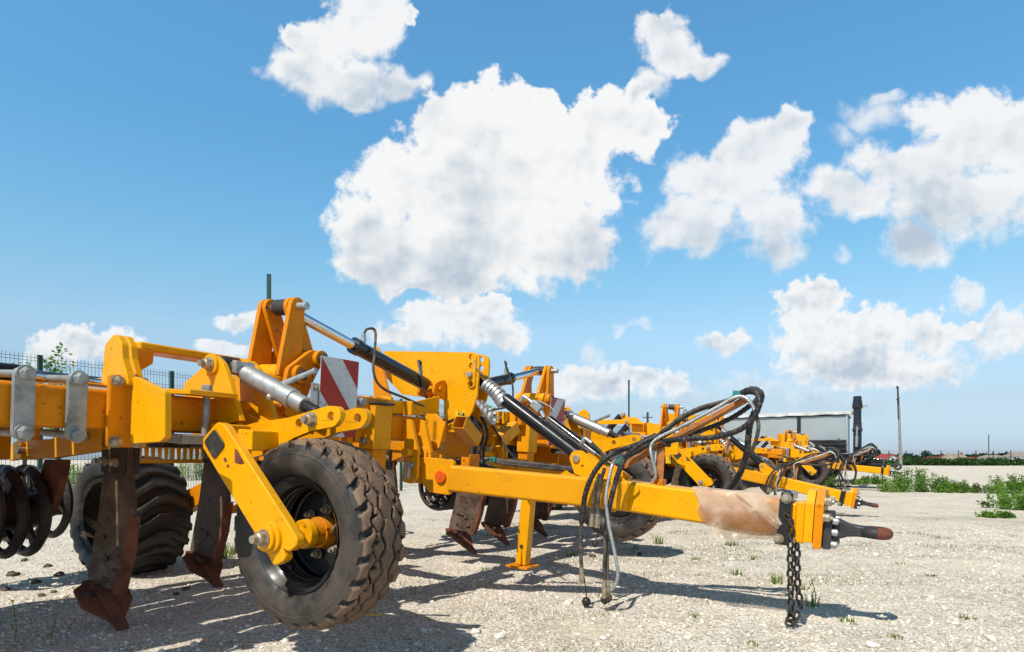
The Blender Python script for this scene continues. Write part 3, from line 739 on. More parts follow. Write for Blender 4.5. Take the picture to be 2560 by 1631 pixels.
    for k in range(nt_): x_ = ua-.2+(ub-ua+.2)*k/nt_; g.prism(fillet([(-2.245, x_, ta[2]-.01), (-2.245, x_+(ub-ua+.2)/nt_*.62, ta[2]-.01), (-2.245, x_+(ub-ua+.2)/nt_*.5, ta[2]-.10), (-2.245, x_+.012, ta[2]-.10)], .006), (-.02, 0, 0))
    g.box((-2.28, ua-.2, ta[2]-.12), (-2.23, ub, ta[2]-.095)); B(g, 'toothed_scraper_bar', 'yellow', bev=.003)
    g = MB(); g.box((-.93, -2.27, .90), (-.80, -2.05, .955)); g.cyl((-.86, -2.05, .93), (-.86, -1.82, .93), .03); B(g, 'under_bracket', 'black', bev=.01)
    g = MB(); tq = P(z2(1575, 540), t=-2.4); g.beam((-2.4, tq[1]-.16, tq[2]), (-2.4, tq[1]+.5, tq[2]), .05, .065); B(g, 'tie_bar', 'orange', bev=.006)
    for t, u, tip in ((-1.56, -2.0, -.09), (-1.60, -2.95, -.10)): shank(root, t, u, tip, fl)

def transport_wheel(root, fl):
    c = (-3.22, -.90, .235)
    w = MB()
    w.lathe((c[0], c[1], c[2]), (0, -1, 0), [(.30, .20), (.30, .235), (.27, .22), (.26, .10), (.24, .06), (.06, .05), (.02, .05)], 56)
    w = w.build('transport_wheel', 'mudsteel_dark', root, flip=fl)
    make_tyre('tyre', c, [(-.20, .295), (-.235, .33), (-.252, .38), (-.250, .42), (-.240, .448), (-.228, .462)],
              (lambda q: .478-.016*(np.abs(q)/.228)**2, 44), bar_tread, 330, .030, w, ('tyre_dark', 'sidewall'), fl, 5)
    h = MB(); h.cyl((c[0], c[1]-.10, c[2]), (c[0], c[1]+.3, c[2]), .08, n=24); h.build('hub', 'mudsteel', w, .004, flip=fl)
    a = MB(); a.beam((-3.22, -.58, .235), (-1.6, -.58, .92), .12, .16); a.build('transport_arm', 'orange', root, .01, flip=fl)

# ------------------------------------------------------------------ centre section, drawbar, hoses
def box_loft(mb, secs):
    """secs: list of 4-corner rings (t, u0, u1, z0, z1)"""
    vs = []; fs = []
    for t, u0, u1, za, zb in secs: vs += [(t, u0, za), (t, u1, za), (t, u1, zb), (t, u0, zb)]
    for i in range(len(secs)-1):
        for k in range(4):
            l = (k+1) % 4; fs.append((i*4+k, i*4+l, (i+1)*4+l, (i+1)*4+k))
    n = len(secs)*4
    fs += [(3, 2, 1, 0), (n-4, n-3, n-2, n-1)]
    return mb.add(vs, fs)

def centre(root):
    B = lambda mb, name, mat, par=root, bev=.004, **k: mb.build(name, mat, par, bev, **k)
    m = MB(); m.box((TB1, -1.10, ZB0), (TB0, 1.10, ZB1)); B(m, 'toolbar', 'orange', bev=.02, seg=4)
    m = MB(); m.box((-2.9, -.62, .86), (-.95, -.50, .98)); m.box((-2.9, .50, .86), (-.95, .62, .98)); m.box((-2.2, -1.1, .84), (-2.08, 1.1, .96)); B(m, 'main_frame', 'orange', bev=.012)
    # tall twin centre plates
    pl = [z5(*q) for q in ((300, 232), (330, 222), (1165, 235), (1215, 255), (1222, 330), (1200, 650), (1150, 800), (1080, 930), (1060, 1000), (700, 1000), (690, 870), (880, 870), (880, 690), (690, 660), (480, 640), (330, 480), (290, 300))]
    pp = [P(q, u=-.07) for q in pl]
    holes = [(1150, 280), (1150, 365), (1145, 540)]
    cp = []
    for u in (-.07, .055):
        e = MB(); poly = fillet([Vector((p[0], u, p[2])) for p in pp], .035, (0, 1, 2, 3, 5, 6, 7, 16))
        hs = [circ((P(z5(*q), u=-.07)[0], u, P(z5(*q), u=-.07)[2]), .021, 'u') for q in holes]
        e.prism(poly, (0, .018, 0), hs); cp.append(B(e, 'centre_plate', 'yellow', bev=.003))
    e = MB(); st = [P(z5(*q), u=-.07) for q in ((1120, 260), (1165, 240), (1200, 270), (1185, 560), (1150, 582), (1112, 550))]
    e.prism(fillet([Vector((p[0], -.07, p[2])) for p in st], .02), (0, -.012, 0), [circ((P(z5(*q), u=-.07)[0], -.07, P(z5(*q), u=-.07)[2]), .021, 'u') for q in holes+[(1142, 450)]]); B(e, 'wear_strip', 'yellow', cp[0], .003)
    tp = P(z5(1142, 450), u=-.07)
    e = MB(); e.cyl(tp-Vector((0, .035, 0)), tp+Vector((0, .17, 0)), .02); B(e, 'top_pin', 'zinc', cp[0], .003)
    e = MB(); e.tube(smooth([P(z5(1175, 305), u=-.085), P(z5(1172, 340), u=-.09), P(z5(1210, 400), u=-.09), P(z5(1280, 470), u=-.06)], 5), .0035, 6); B(e, 'safety_cable', 'zinc', cp[0], 0)
    # warning sticker with two small black pictograms
    a, b, c, d = [P(z5(*q), u=-.0715) for q in ((995, 787), (1088, 790), (1083, 858), (990, 855))]
    e = MB(); e.prism([a, b, c, d], (0, -.0012, 0)); sk = B(e, 'warning_sticker', 'sticker', root, 0)
    e = MB(); U = -.0735
    def ic(pts): e.prism([P(z5(*q), u=U) for q in pts], (0, -.0006, 0))
    ic(((1012, 822), (1042, 822), (1027, 840))); ic(((1022, 812), (1032, 812), (1032, 822), (1022, 822))); ic(((1016, 845), (1038, 845), (1038, 850), (1016, 850)))
    ic(((1066, 812), (1076, 812), (1076, 822), (1066, 822))); ic(((1062, 824), (1078, 824), (1074, 856), (1064, 856))); ic(((1046, 834), (1064, 826), (1064, 834), (1050, 840)))
    ic(((1008, 795), (1050, 795), (1050, 798), (1008, 798))); ic(((1050, 795), (1053, 795), (1053, 855), (1050, 855)))
    B(e, 'pictogram', 'ink', sk, 0, smooth=0)
    # rear curved cheek behind the folding cylinder
    e = MB(); u_plate(e, [z5(*q) for q in ((190, 300), (195, 180), (240, 185), (275, 235), (300, 420), (345, 600), (380, 700), (210, 700))], -.18, .02, .02); B(e, 'cheek_plate', 'orange')
    e = MB(); e.prism([(-.79, -.80, 1.15), (-.79, -.16, 1.15), (-.79, -.16, 1.30), (-.79, -.45, 1.235), (-.79, -.72, 1.225)], (-.02, 0, 0)); B(e, 'front_web', 'yellow')
    # open square tubes
    for sg in (-1, 1):
        e = MB()
        p0 = P(zC(1268, 285), u=-.36); p1 = P(zC(1465, 520), u=-.15)
        w = .046; wi = .041; dr = (p1-p0).normalized(); sd = Vector((dr[1], -dr[0], 0)).normalized(); up = dr.cross(sd)
        ring = lambda p, q: [p+sd*q+up*q, p-sd*q+up*q, p-sd*q-up*q, p+sd*q-up*q]
        vs = ring(p0, w)+ring(p1, w)+ring(p0, wi)+ring(p1, wi); vs = [Vector((v[0], v[1]*(1 if sg < 0 else -1), v[2])) for v in vs]
        fs = []
        for k in range(4):
            l = (k+1) % 4; fs += [(k, l, 4+l, 4+k), (8+k, 12+k, 12+l, 8+l), (k, 8+k, 8+l, l), (4+k, 4+l, 12+l, 12+k)]
        e.add(vs, fs); sq = B(e, 'socket_tube', 'dirty', bev=.002)
        e = MB(); e.prism(fillet([(-.775, .30*sg, .93), (-.775, .345*sg, .93), (-.64, .345*sg, .93), (-.60, .345*sg, 1.10), (-.68, .345*sg, 1.165), (-.775, .345*sg, 1.165)][1:], .02), (0, -.02*sg, 0)); e.box((-.70, .24*sg, .98), (-.66, .345*sg, 1.12)); B(e, 'socket_bracket', 'dirty')
        e = MB(); e.hexbolt((-.66, .31*sg, .945), (1, 0, 0), .02, .03); e.cyl((-.72, .2*sg, .95), (-.72, .5*sg, .95), .012); B(e, 'bracket_bolt', 'bolt', sq, 0)
    # dark valves and hoses under the centre
    for k, (du, dz) in enumerate(((-.10, 0), (-.06, .02), (.0, -.01), (.05, .03))):
        e = MB(); e.tube(smooth([(-.8, du, 1.10), (-.62, du+.02, 1.16+dz), (-.54, du+.05, 1.06), (-.56, du+.04, .92), (-.50, du+.02, .83), (-.38, du+.05, .80)], 6), .011); B(e, 'hydraulic_hose', 'rubber', bev=0)
    e = MB()
    for k in range(5): e.cyl((-.86, .30+.16*k, 1.165), (-.86, .42+.16*k, 1.165), .022 if k % 2 else .03, n=10)
    e.cyl((-.80, .2, 1.19), (-.80, 1.0, 1.19), .012, n=10); B(e, 'pipe_fittings', 'zinc', bev=.002)
    e = MB()
    rr = random.Random(4)
    for k in range(140):
        c_ = Vector((-.80+rr.uniform(-.09, .04), -.25+rr.gauss(0, .09), 1.143+abs(rr.gauss(0, .012)))); d_ = Vector((rr.uniform(-1, 1), rr.uniform(-1, 1), rr.uniform(-.3, .5))).normalized()*.035
        e.tube([c_, c_+d_], .002, 4)
    B(e, 'straw_litter', 'straw', bev=0)
    # A-frame drawbar: cheek plates, two legs, box, bracket
    db = root; pre = set(o.name for o in root.children)      # everything built from here on belongs to the swinging drawbar
    fr0, fr1 = .35, 1.60
    zt = lambda t: .832-.033*t; zb = lambda t: .652-.042*t
    for sg in (-1, 1):
        e = MB(); pts = [P(zC(*q), u=-.51) for q in ((765, 728), (1165, 765), (1200, 800), (1140, 1205), (1125, 1218), (880, 1182), (785, 1060))]
        e.prism(fillet([Vector((p[0], .51*sg, p[2])) for p in pts], .015), (0, -.03*sg, 0)); ck = B(e, 'drawbar_cheek', 'dirty', db)
        if sg < 0:
            c_ = P(zC(1032, 985), u=-.515)
            e = MB(); e.cyl(c_, c_-Vector((0, .012, 0)), .042, .039, 28); rf = B(e, 'amber_reflector', 'amber', ck, .003)
            e = MB(); e.cyl(c_-Vector((0, .012, 0)), c_-Vector((0, .017, 0)), .006, n=10); B(e, 'screw', 'zinc', ck, 0)
        e = MB()
        a0 = Vector((-.44, .475*sg, .755)); a1 = Vector((.62, .075*sg, .722))
        e.beam(a0, a1, .13, .168, w1=.13, h1=.185); B(e, 'drawbar_leg', 'dirty', db, .02, seg=4)
        e = MB(); e.cyl((-.70, .30*sg, .90), (-.70, .63*sg, .90), .03); e.box((-.76, .46*sg, .70), (-.46, .50*sg, .86)); B(e, 'drawbar_knuckle', 'dirty', db)
    e = MB(); box_loft(e, [(t, -.102, .102, zb(t), zt(t)) for t in (.45, .9, 1.3, 1.59)]); B(e, 'drawbar_box', 'yellow', db, .02, seg=4)
    # side gusset with the swept end
    e = MB(); u_plate(e, [z7(*q) for q in ((560, 980), (660, 1000), (720, 1060), (830, 1110), (840, 1140), (790, 1190), (700, 1230), (640, 1290), (600, 1345), (530, 1345))], -.118, .014, .02, (), (2, 3, 4, 5)); B(e, 'drawbar_gusset', 'yellow', db, .003)
    # cylinder bracket plates
    bq = [z6(*q) for q in ((1440, 150), (1470, 95), (1530, 88), (1580, 120), (1690, 190), (1840, 290), (1890, 330), (1700, 370), (1490, 290), (1470, 240))]
    bpts = [P(q, u=-.10) for q in bq]; bh = P(z6(1503, 160), u=-.10); bh2 = P(z6(1553, 222), u=-.10)
    for u in (-.10, .075):
        e = MB(); e.prism(fillet([Vector((p[0], u, p[2])) for p in bpts], .045, (0, 1, 2, 3)), (0, .025, 0), [circ((bh2[0], u, bh2[2]), .009, 'u', 10)]); br = B(e, 'cylinder_bracket', 'yellow', db)
    e = MB(); e.cyl(bh-Vector((0, .012, 0)), bh+Vector((0, .22, 0)), .025); B(e, 'bracket_pin', 'bolt', br, .003)
    e = MB(); pp_ = [P(z6(*q), u=-.05) for q in ((1297, 240), (1400, 245), (1450, 290), (1500, 300), (1500, 320), (1297, 295))]
    e.prism(fillet(pp_, .012), (0, .012, 0)); B(e, 'pipe_clip_plate', 'yellow', db, .002)
    e = MB(); q = P(z6(630, 150), u=-.3); e.box((q[0], -.36, q[2]-.075), (q[0]+.008, -.24, q[2]+.02)); e.box((q[0]-.06, -.36, q[2]-.075), (q[0]+.008, -.352, q[2]+.0)); B(e, 'hose_plate', 'orange', db, .002)
    # lift cylinder
    a = Vector((tp[0], 0, tp[2]-.012)); b = Vector((bh[0], 0, bh[2])); dv = b-a
    e = MB(); e.cyl(a+dv*.30, a+dv*.96, .0475, n=36); e.cyl(a+dv*.285, a+dv*.30, .046, .0475, 36); lc = B(e, 'lift_cylinder', 'black', db, .003)
    e = MB(); e.cyl(a+dv*.02, a+dv*.32, .025, n=24); B(e, 'rod', 'chrome', lc, 0)
    e = MB(); e.cyl(a-Vector((0, .045, 0)), a+Vector((0, .045, 0)), .04, n=24); e.beam(a, a+dv*.10, .06, .055); B(e, 'rod_eye', 'black', lc, .004)
    # stroke spacers: a stack of C-shaped aluminium blocks, some hinged open below
    dn = dv.normalized(); nn = Vector((-dn[2], 0, dn[0]))
    if nn[2] < 0: nn = -nn
    def cblock(mb, c0, ln, ro=.048, ri=.027, tilt=0, drop=0):
        prof = []
        for k in range(13):
            x = R(-150+25*k); prof.append((math.cos(x)*ro, math.sin(x)*ro))
        for k in range(12, -1, -1):
            x = R(-150+25*k); prof.append((math.cos(x)*ri, math.sin(x)*ri))
        ax2 = Matrix.Rotation(tilt, 3, 'Y') @ nn; dd = Matrix.Rotation(tilt, 3, 'Y') @ dn
        poly = [c0+Vector((0, -1, 0))*y*-1+ax2*x for x, y in prof]
        mb.prism(poly, dd*ln)
    for k, s_ in enumerate((.095, .125, .155, .185)):
        e = MB(); cblock(e, a+dv*s_, .024, .052); B(e, 'stroke_spacer', 'zinc', lc, .003)
    for k, (s_, dr) in enumerate(((.215, .012), (.245, .03), (.275, .05))):
        e = MB(); cblock(e, a+dv*s_-nn*dr*.4, .030, .055, tilt=.12*k); B(e, 'stroke_spacer', 'zinc', lc, .003)
    for k in range(4):
        c_ = a+dv*(.20+.030*k)-nn*(.10+.012*k)+Vector((-.02+.012*k, -.05, -.005*k))
        e = MB(); cblock(e, c_, .024, .05, .03, tilt=1.9+.22*k); B(e, 'stroke_spacer', 'zinc', lc, .003)
    # ball valve and hose on the cylinder
    v0 = a+dv*.40+nn*.05+Vector((0, -.01, 0))
    e = MB(); e.cyl(v0, v0+nn*.05, .014, n=12); e.cyl(v0+nn*.05, v0+nn*.05+dn*.09, .014, n=12); e.beam(v0+nn*.052+dn*.09, v0+nn*.045+dn*.17, .05, .05); e.cyl(v0+nn*.04+dn*.17, v0+nn*.015+dn*.22, .016, n=12); vb = B(e, 'ball_valve', 'zinc', lc, .003)
    e = MB(); e.tube([v0+nn*.08+dn*.12, v0+nn*.09+dn*.14, v0+nn*.085+dn*.19+Vector((.03, 0, 0)), v0+nn*.06+dn*.22+Vector((.06, 0, 0))], .004, 6); B(e, 'valve_lever', 'zinc', lc, 0)
    e = MB(); e.tube(smooth([v0+nn*.015+dn*.22, a+dv*.64+nn*.062, a+dv*.78+nn*.06, a+dv*.92+nn*.058, a+dv*1.0+nn*.06+Vector((.06, 0, -.02))], 6), .0105); B(e, 'hydraulic_hose', 'hose_dusty', lc, 0)
    e = MB(); p = a+dv*.90+nn*.045+Vector((.03, .03, 0)); e.cyl(p, p+nn*.05, .015, n=12); e.cyl(p+nn*.05, p+nn*.05+dn*.06, .014, n=12)
    B(e, 'port_fitting', 'zinc', lc, .002)
    e = MB(); e.tube(smooth([p+nn*.05+dn*.06, P(z7(460, 760), u=.02), P(z7(510, 850), u=0), P(z7(560, 900), u=0)], 6), .011); B(e, 'hydraulic_hose', 'rubber', lc, 0)
    # second dark pipe run behind the cylinder
    e = MB(); e.cyl(a+dv*.55+Vector((.02, .20, .02)), a+dv*1.12+Vector((.02, .16, .03)), .032, n=20); B(e, 'accumulator_pipe', 'black', db, .003)
    # hoses lying on the A-frame
    for k in range(3):
        e = MB(); e.tube(smooth([P(z6(720+30*k, 160), u=-.27), P(z6(850, 175+10*k), u=-.24), P(z6(1100, 200+12*k), u=-.16), P(z6(1300, 222+10*k), u=-.08), P(z6(1480, 245+6*k), u=-.02)], 6), .013); B(e, 'hydraulic_hose', ('hose_dusty', 'rubber', 'hose_dusty')[k], db, 0)
    e = MB(); q = P(z6(800, 168), u=-.255); e.box((q[0]-.025, q[1]-.02, q[2]-.016), (q[0]+.02, q[1]+.02, q[2]+.016)); B(e, 'hose_tie', 'teal', db, .003)
    e = MB(); e.tube([P(z5(1330, 920), u=.1), P(z5(1440, 1080), u=.05), P(z5(1500, 1180), u=0), P(z5(1595, 1285), u=-.1)], .007, 6); B(e, 'cable', 'rubber', db, 0)
    # parking stand
    e = MB(); f = P(z6(1045, 1075), u=.33); tpp = Vector((f[0]+.02, .33, .72)); e.beam(tpp, f+Vector((0, 0, .012)), .085, .085, (1, 0, 0)); sd_ = B(e, 'parking_stand', 'yellow', db, .008)
    e = MB(); e.box((f[0]-.09, .23, f[2]-.006), (f[0]+.09, .43, f[2]+.010)); B(e, 'stand_foot', 'orange', sd_, .003)
    e = MB(); q = P(z6(1035, 908), u=.283); e.cyl(q, q-Vector((0, .005, 0)), .013, n=14); B(e, 'stand_pin', 'steel', sd_, 0)
    # hitch end: collar, double flange, drawbar eye
    c0 = 1.60; zc = .70
    e = MB(); box_loft(e, [(1.585, -.105, .105, .575, .775), (1.63, -.115, .115, .56, .79)]); e.box((1.585, -.11, .565), (1.625, .11, .785)); B(e, 'hitch_collar', 'yellow', db, .008)
    def fl(mb, t0, t1, w, z0, z1_, ch):
        mb.prism([(t0, -w, z0), (t0, w, z0), (t0, w, z1_-ch), (t0, w-ch*.8, z1_), (t0, -w+ch*.8, z1_), (t0, -w, z1_-ch)], (t1-t0, 0, 0))
    e = MB(); fl(e, 1.632, 1.676, .135, .575, .855, .075); f1 = B(e, 'hitch_flange', 'yellow', db, .004)
    e = MB(); fl(e, 1.679, 1.722, .135, .548, .858, .075); B(e, 'hitch_flange', 'orange', db, .004)
    e = MB(); fl(e, 1.725, 1.765, .105, .548, .745, .02); pl_ = B(e, 'eye_base', 'steel', db, .006)
    for zz in (.575, .64, .70): 
        for q in (-.085, .085): B(MB().cyl((1.765, q, zz), (1.793, q, zz), .019, n=16).cyl((1.793, q, zz), (1.797, q, zz), .011, n=8), 'cap_screw', 'zinc', pl_, .002)
    for q, zz in ((-.095, .80), (.095, .80), (-.118, .715)): B(MB().hexbolt((1.722, q, zz), (1, 0, 0), .022, .035, .01), 'flange_bolt', 'bolt', f1, 0)
    e = MB(); zc2 = .655; secs = []
    for t, w, h in ((1.765, .07, .056), (1.79, .062, .053), (1.84, .046, .034), (1.885, .042, .029), (1.93, .055, .027)):
        secs.append((t, -w, w, zc2-h+.012*(t-1.76)/.1*0, zc2+h))
    box_loft(e, secs); B(e, 'eye_shank', 'steel', db, .012, seg=3)
    e = MB()
    ri, ro = .030, .082; hh = .029; prof = []
    for k in range(12):
        x = 2*math.pi*k/12; prof.append(((ri+ro)/2+(ro-ri)/2*math.cos(x), hh*math.sin(x)))
    e.lathe((1.965, 0, zc2), (0, 0, 1), prof, 40, True); ey = B(e, 'drawbar_eye', 'steel', db, 0, smooth=60)
    e = MB(); prof2 = [((ri+ro)/2+((ro-ri)/2+.0015)*math.cos(2*math.pi*k/12), (hh+.0012)*math.sin(2*math.pi*k/12)) for k in range(12)]
    full = MB(); full.lathe((1.965, 0, zc2), (0, 0, 1), prof2, 40, True)
    keep = [f for f in full.f if sum(full.v[i][0] for i in f)/4 > 1.972]
    e.add(full.v, keep); B(e, 'worn_rust', 'rust', ey, 0, smooth=60)
    # black chain bracket around the box
    e = MB(); e.box((1.50, -.135, .565), (1.565, -.108, .80)); e.cyl((1.535, -.125, .815), (1.535, -.05, .815), .032, n=20); e.box((1.505, -.13, .79), (1.565, .10, .835)); e.box((1.49, -.13, .545), (1.56, .10, .575)); cb = B(e, 'chain_bracket', 'black', db, .008)
    for q in ((1.535, -.135, .80), (1.51, -.135, .578)): B(MB().hexbolt(q, (0, -1, 0), .022, .032, .006), 'bracket_bolt', 'bolt', cb, 0)
    return pre

def spiral(root, pts, r, mat='rubber', pitch=.028, name='spiral_sleeved_hose', n=10):
    """hose in a spiral sleeve: ribbed tube"""
    sm = smooth(pts, 10); L = [0]
    for a, b in zip(sm, sm[1:]): L.append(L[-1]+(b-a).length)
    N = max(8, int(L[-1]/(pitch/4))); out = []; j = 0
    for i in range(N+1):
        d = L[-1]*i/N
        while j < len(L)-2 and L[j+1] < d: j += 1
        f = (d-L[j])/max(1e-6, L[j+1]-L[j]); out.append(sm[j].lerp(sm[j+1], f))
    return MB().tube(out, r, n, lambda f, i: r*(.86 if i % 4 == 0 else 1.0)).build(name, mat, root, smooth=50)

def hoses(db, full=True):
    B = lambda mb, name, mat, par=db, bev=0, **k: mb.build(name, mat, par, bev, **k)
    c7 = lambda u, *qs: [P(z7(*q), u=u+(q[2] if False else 0)) for q in qs]
    def path(items): return [P(z7(x, y), u=u) for x, y, u in items]
    # stand of flat bar carrying the hoses
    e = MB(); a = P(z7(1030, 1075), u=0); b = P(z7(1050, 690), u=0); e.beam(a, b, .045, .012, (0, 1, 0)); hs = B(e, 'hose_stand', 'orangerod', bev=.002)
    e = MB(); e.beam(P(z7(680, 905), u=0), P(z7(1865, 262), u=0), .012, .042, (0, 0, 1)); B(e, 'stand_bar', 'orangerod', hs, .002)
    e = MB(); q = a; e.box((q[0]-.04, -.04, q[2]-.03), (q[0]+.03, .04, q[2]+.03)); e.hexbolt((q[0]-.02, -.04, q[2]), (0, -1, 0), .011, .015); e.hexbolt((q[0]+.012, -.04, q[2]), (0, -1, 0), .011, .015); B(e, 'stand_socket', 'orange', hs, .002)
    e = MB(); p = P(z7(985, 800), u=-.02); e.box((p[0]-.012, -.03, p[2]-.06), (p[0]+.012, -.015, p[2]+.03)); B(e, 'document_tube', 'tarp', hs, .004)
    for q in ((1775, 215), (645, 850)):
        p = P(z7(*q), u=-.035); e = MB(); e.box((p[0]-.022, p[1]-.02, p[2]-.022), (p[0]+.022, p[1]+.05, p[2]+.02)); B(e, 'hose_tie', 'teal', hs, .004)
    R1 = .0165
    spiral(db, path([(1000, 605, -.03), (930, 640, -.05), (830, 690, -.07), (700, 740, -.09), (560, 800, -0.220), (450, 900, -0.250), (370, 1030, -0.270), (320, 1170, -0.280), (300, 1300, -0.280), (285, 1400, -0.280), (285, 1450, -0.280)]), R1)
    spiral(db, path([(1060, 610, -.03), (960, 640, -.06), (860, 685, -.09), (760, 760, -.12), (690, 850, -0.240), (640, 960, -0.260), (600, 1090, -0.270), (565, 1230, -0.280), (540, 1360, -0.280), (525, 1480, -0.280), (520, 1620, -0.280)]), R1)
    spiral(db, path([(1100, 680, .03), (1250, 620, .04), (1420, 565, .05), (1600, 500, .06), (1760, 420, .06), (1890, 330, .05), (1960, 270, .05), (1970, 215, .05), (1900, 190, .03), (1800, 215, .0)]), R1*.95)
    spiral(db, path([(1080, 665, -.03), (1200, 650, -.05), (1350, 640, -.06), (1520, 632, -.07), (1680, 600, -.08), (1810, 550, -.09), (1900, 480, -.09), (1960, 390, -.09), (1990, 290, -.08), (1960, 205, -.06), (1880, 190, -.04), (1820, 200, -.03)]), R1*1.05)
    spiral(db, path([(1840, 195, .02), (1900, 172, .02), (1960, 175, .03), (2005, 220, .05), (1990, 300, .08), (1945, 380, .09), (1905, 480, .10), (1885, 600, .11), (1870, 760, .13), (1825, 920, .17), (1760, 1050, .22), (1690, 1140, .28)]), R1*1.2)
    for k, (dx, dy, du) in enumerate(((0, 0, .0), (10, 16, .03))):
        e = MB(); e.tube(smooth(path([(1000+dx, 620+dy, du), (1120+dx, 520+dy, du), (1260+dx, 420+dy, du), (1420+dx, 345+dy, du), (1580+dx, 300+dy, du), (1700+dx, 265+dy, du), (1790+dx, 205+dy, du), (1860, 190, du)]), 6), .011); B(e, 'hydraulic_hose', 'hose_dusty')
    e = MB(); e.tube(smooth(path([(700, 830, .02), (850, 745, .02), (1000, 660, .02), (1200, 545, .02), (1500, 385, .02), (1760, 240, .02)]), 6), .013); B(e, 'hydraulic_hose', 'rubber')
    sil = lambda pts, r=.0115: spiral(db, pts, r, 'zinc', .014, 'silver_conduit_hose', 8)
    sil(path([(955, 1068, -.05), (990, 1010, -.06), (985, 930, -.07), (955, 810, -.08), (945, 730, -.07), (975, 665, -.06), (1060, 612, -.05), (1200, 545, -.05), (1400, 440, -.05), (1600, 330, -.05), (1720, 258, -.05), (1800, 235, -.05), (1870, 260, -.06), (1925, 330, -.06), (1960, 420, -.07)]))
    e = MB(); e.tube(smooth(path([(1960, 420, -.07), (1980, 510, -.07), (1970, 600, -.07), (1940, 700, -.04), (1905, 790, .02)]), 6), .011); B(e, 'hydraulic_hose', 'hose_dusty')
    sil(path([(640, 820, -.10), (585, 880, -0.250), (555, 980, -0.280), (530, 1100, -0.300), (515, 1230, -0.310), (525, 1330, -0.310), (545, 1480, -0.310)])+[P(z6(*q), u=-0.310) for q in ((1790, 780), (1820, 920), (1848, 1060), (1855, 1150), (1840, 1220), (1800, 1280))])
    # hanging hose tails with couplers, coupler caps and bits of string
    def tail(q, u, r, mat='hose_dusty'):
        e = MB(); e.tube(smooth([P(z6(*p), u=u) for p in q], 5), r); return B(e, 'hose_tail', mat)
    def coupler(q0, q1, u, par):
        a, b = P(z6(*q0), u=u), P(z6(*q1), u=u); e = MB(); d = b-a
        e.cyl(a, a+d*.4, .014, n=14); e.cyl(a+d*.4, a+d*.55, .018, n=6); e.cyl(a+d*.55, b, .0165, n=14); B(e, 'quick_coupler', 'bolt', par, .002)
    h = tail(((1562, 600), (1550, 680), (1542, 800), (1540, 950), (1548, 1100)), -0.280, .0125); coupler((1546, 1090), (1552, 1225), -0.280, h)
    e = MB(); e.tube(smooth([P(z6(*p), u=-0.280) for p in ((1565, 1150), (1580, 1240), (1590, 1300), (1588, 1350))], 5), .004, 6); B(e, 'cap_string', 'rubber', h)
    e = MB(); e.sphere(P(z6(1588, 1382), u=-0.280), .028, 12, (1, 1, 1.1)); B(e, 'coupler_cap', 'rubber', h)
    h = tail(((1750, 840), (1747, 950), (1740, 1080), (1740, 1200)), -0.285, .011); coupler((1740, 1195), (1742, 1350), -0.285, h)
    h = tail(((1758, 840), (1765, 950), (1768, 1080), (1770, 1200)), -0.265, .011); coupler((1770, 1195), (1775, 1340), -0.265, h)
    e = MB(); e.sphere(P(z6(1745, 1365), u=-0.280), .026, 10); e.sphere(P(z6(1775, 1350), u=-0.260), .026, 10); B(e, 'coupler_cap', 'rubber', h)
    e = MB(); rr = random.Random(2)
    for k in range(26):
        p = P(z6(1735+rr.uniform(-40, 40), 1330+rr.uniform(-40, 60)), u=-0.290); e.tube([p, p+Vector((rr.uniform(-.05, .05), 0, rr.uniform(-.05, .03)))], .0025, 4)
    B(e, 'straw_tangle', 'straw', h)
    h = tail(((1700, 290), (1665, 400), (1650, 520), (1640, 640)), -0.240, .011); coupler((1640, 630), (1632, 740), -0.240, h)
    h = tail(((1745, 240), (1715, 340), (1695, 470), (1685, 640)), -0.240, .012); coupler((1685, 635), (1680, 750), -0.240, h)
    e = MB(); e.tube(smooth([P(z6(*p), u=-0.240) for p in ((1680, 750), (1700, 735), (1650, 770), (1690, 800), (1668, 850))], 5), .004, 6); e.sphere(P(z6(1665, 888), u=-0.240), .022, 10); B(e, 'coupler_cap', 'rubber', h)
    # knot of hoses on the bracket
    for k in range(4):
        e = MB(); e.tube(smooth(path([(1040+8*k, 640+5*k, -.03), (1080, 690+4*k, -.06), (1130, 705+3*k, -.03), (1130-5*k, 680, .02)]), 6), .006, 6); B(e, 'cable', 'rubber')

def cultivator(loc, label):
    root = empty('cultivator', loc, (0, PITCH, -YAW))
    tag(root, label, 'cultivator', 'yellow cultivators parked in a row')
    wing(root, 1); wing(root, -1)
    transport_wheel(root, 1); transport_wheel(root, -1)
    for t, u, tip in ((-2.15, -.99, -.13), (-1.55, 1.35, -.10), (-1.62, -.42, -.1), (-1.95, .55, -.12)): shank(root, t, u, tip, 1)
    pre = centre(root)
    hoses(root)
    for o in root.children:
        if o.name not in pre: o['swing'] = 1
    return root

# ------------------------------------------------------------------ camera, sun, sky
cam = bpy.data.cameras.new('camera'); co = bpy.data.objects.new('camera', cam); COL.objects.link(co)
co.location = (0, 0, CAMH); co.rotation_euler = (R(90), 0, 0)
cam.sensor_width = 36; cam.lens = 36*F/2560; cam.shift_y = (HZ-815.5)/2560
cam.clip_start = .05; cam.clip_end = 6000
scene.camera = co
scene.view_settings.view_transform = 'Standard'; scene.view_settings.look = 'None'; scene.view_settings.exposure = 0
scene.render.engine = 'CYCLES'
scene.cycles.max_bounces = 6; scene.cycles.transparent_max_bounces = 12
SUN_EL, SUN_AZ = 53, 213     # azimuth measured clockwise from +Y
sd = Vector((math.cos(R(SUN_EL))*math.sin(R(SUN_AZ)), math.cos(R(SUN_EL))*math.cos(R(SUN_AZ)), math.sin(R(SUN_EL))))
sl = bpy.data.lights.new('sun', 'SUN'); sl.energy = 5.0; sl.angle = R(.5); sl.color = (1, .94, .83)
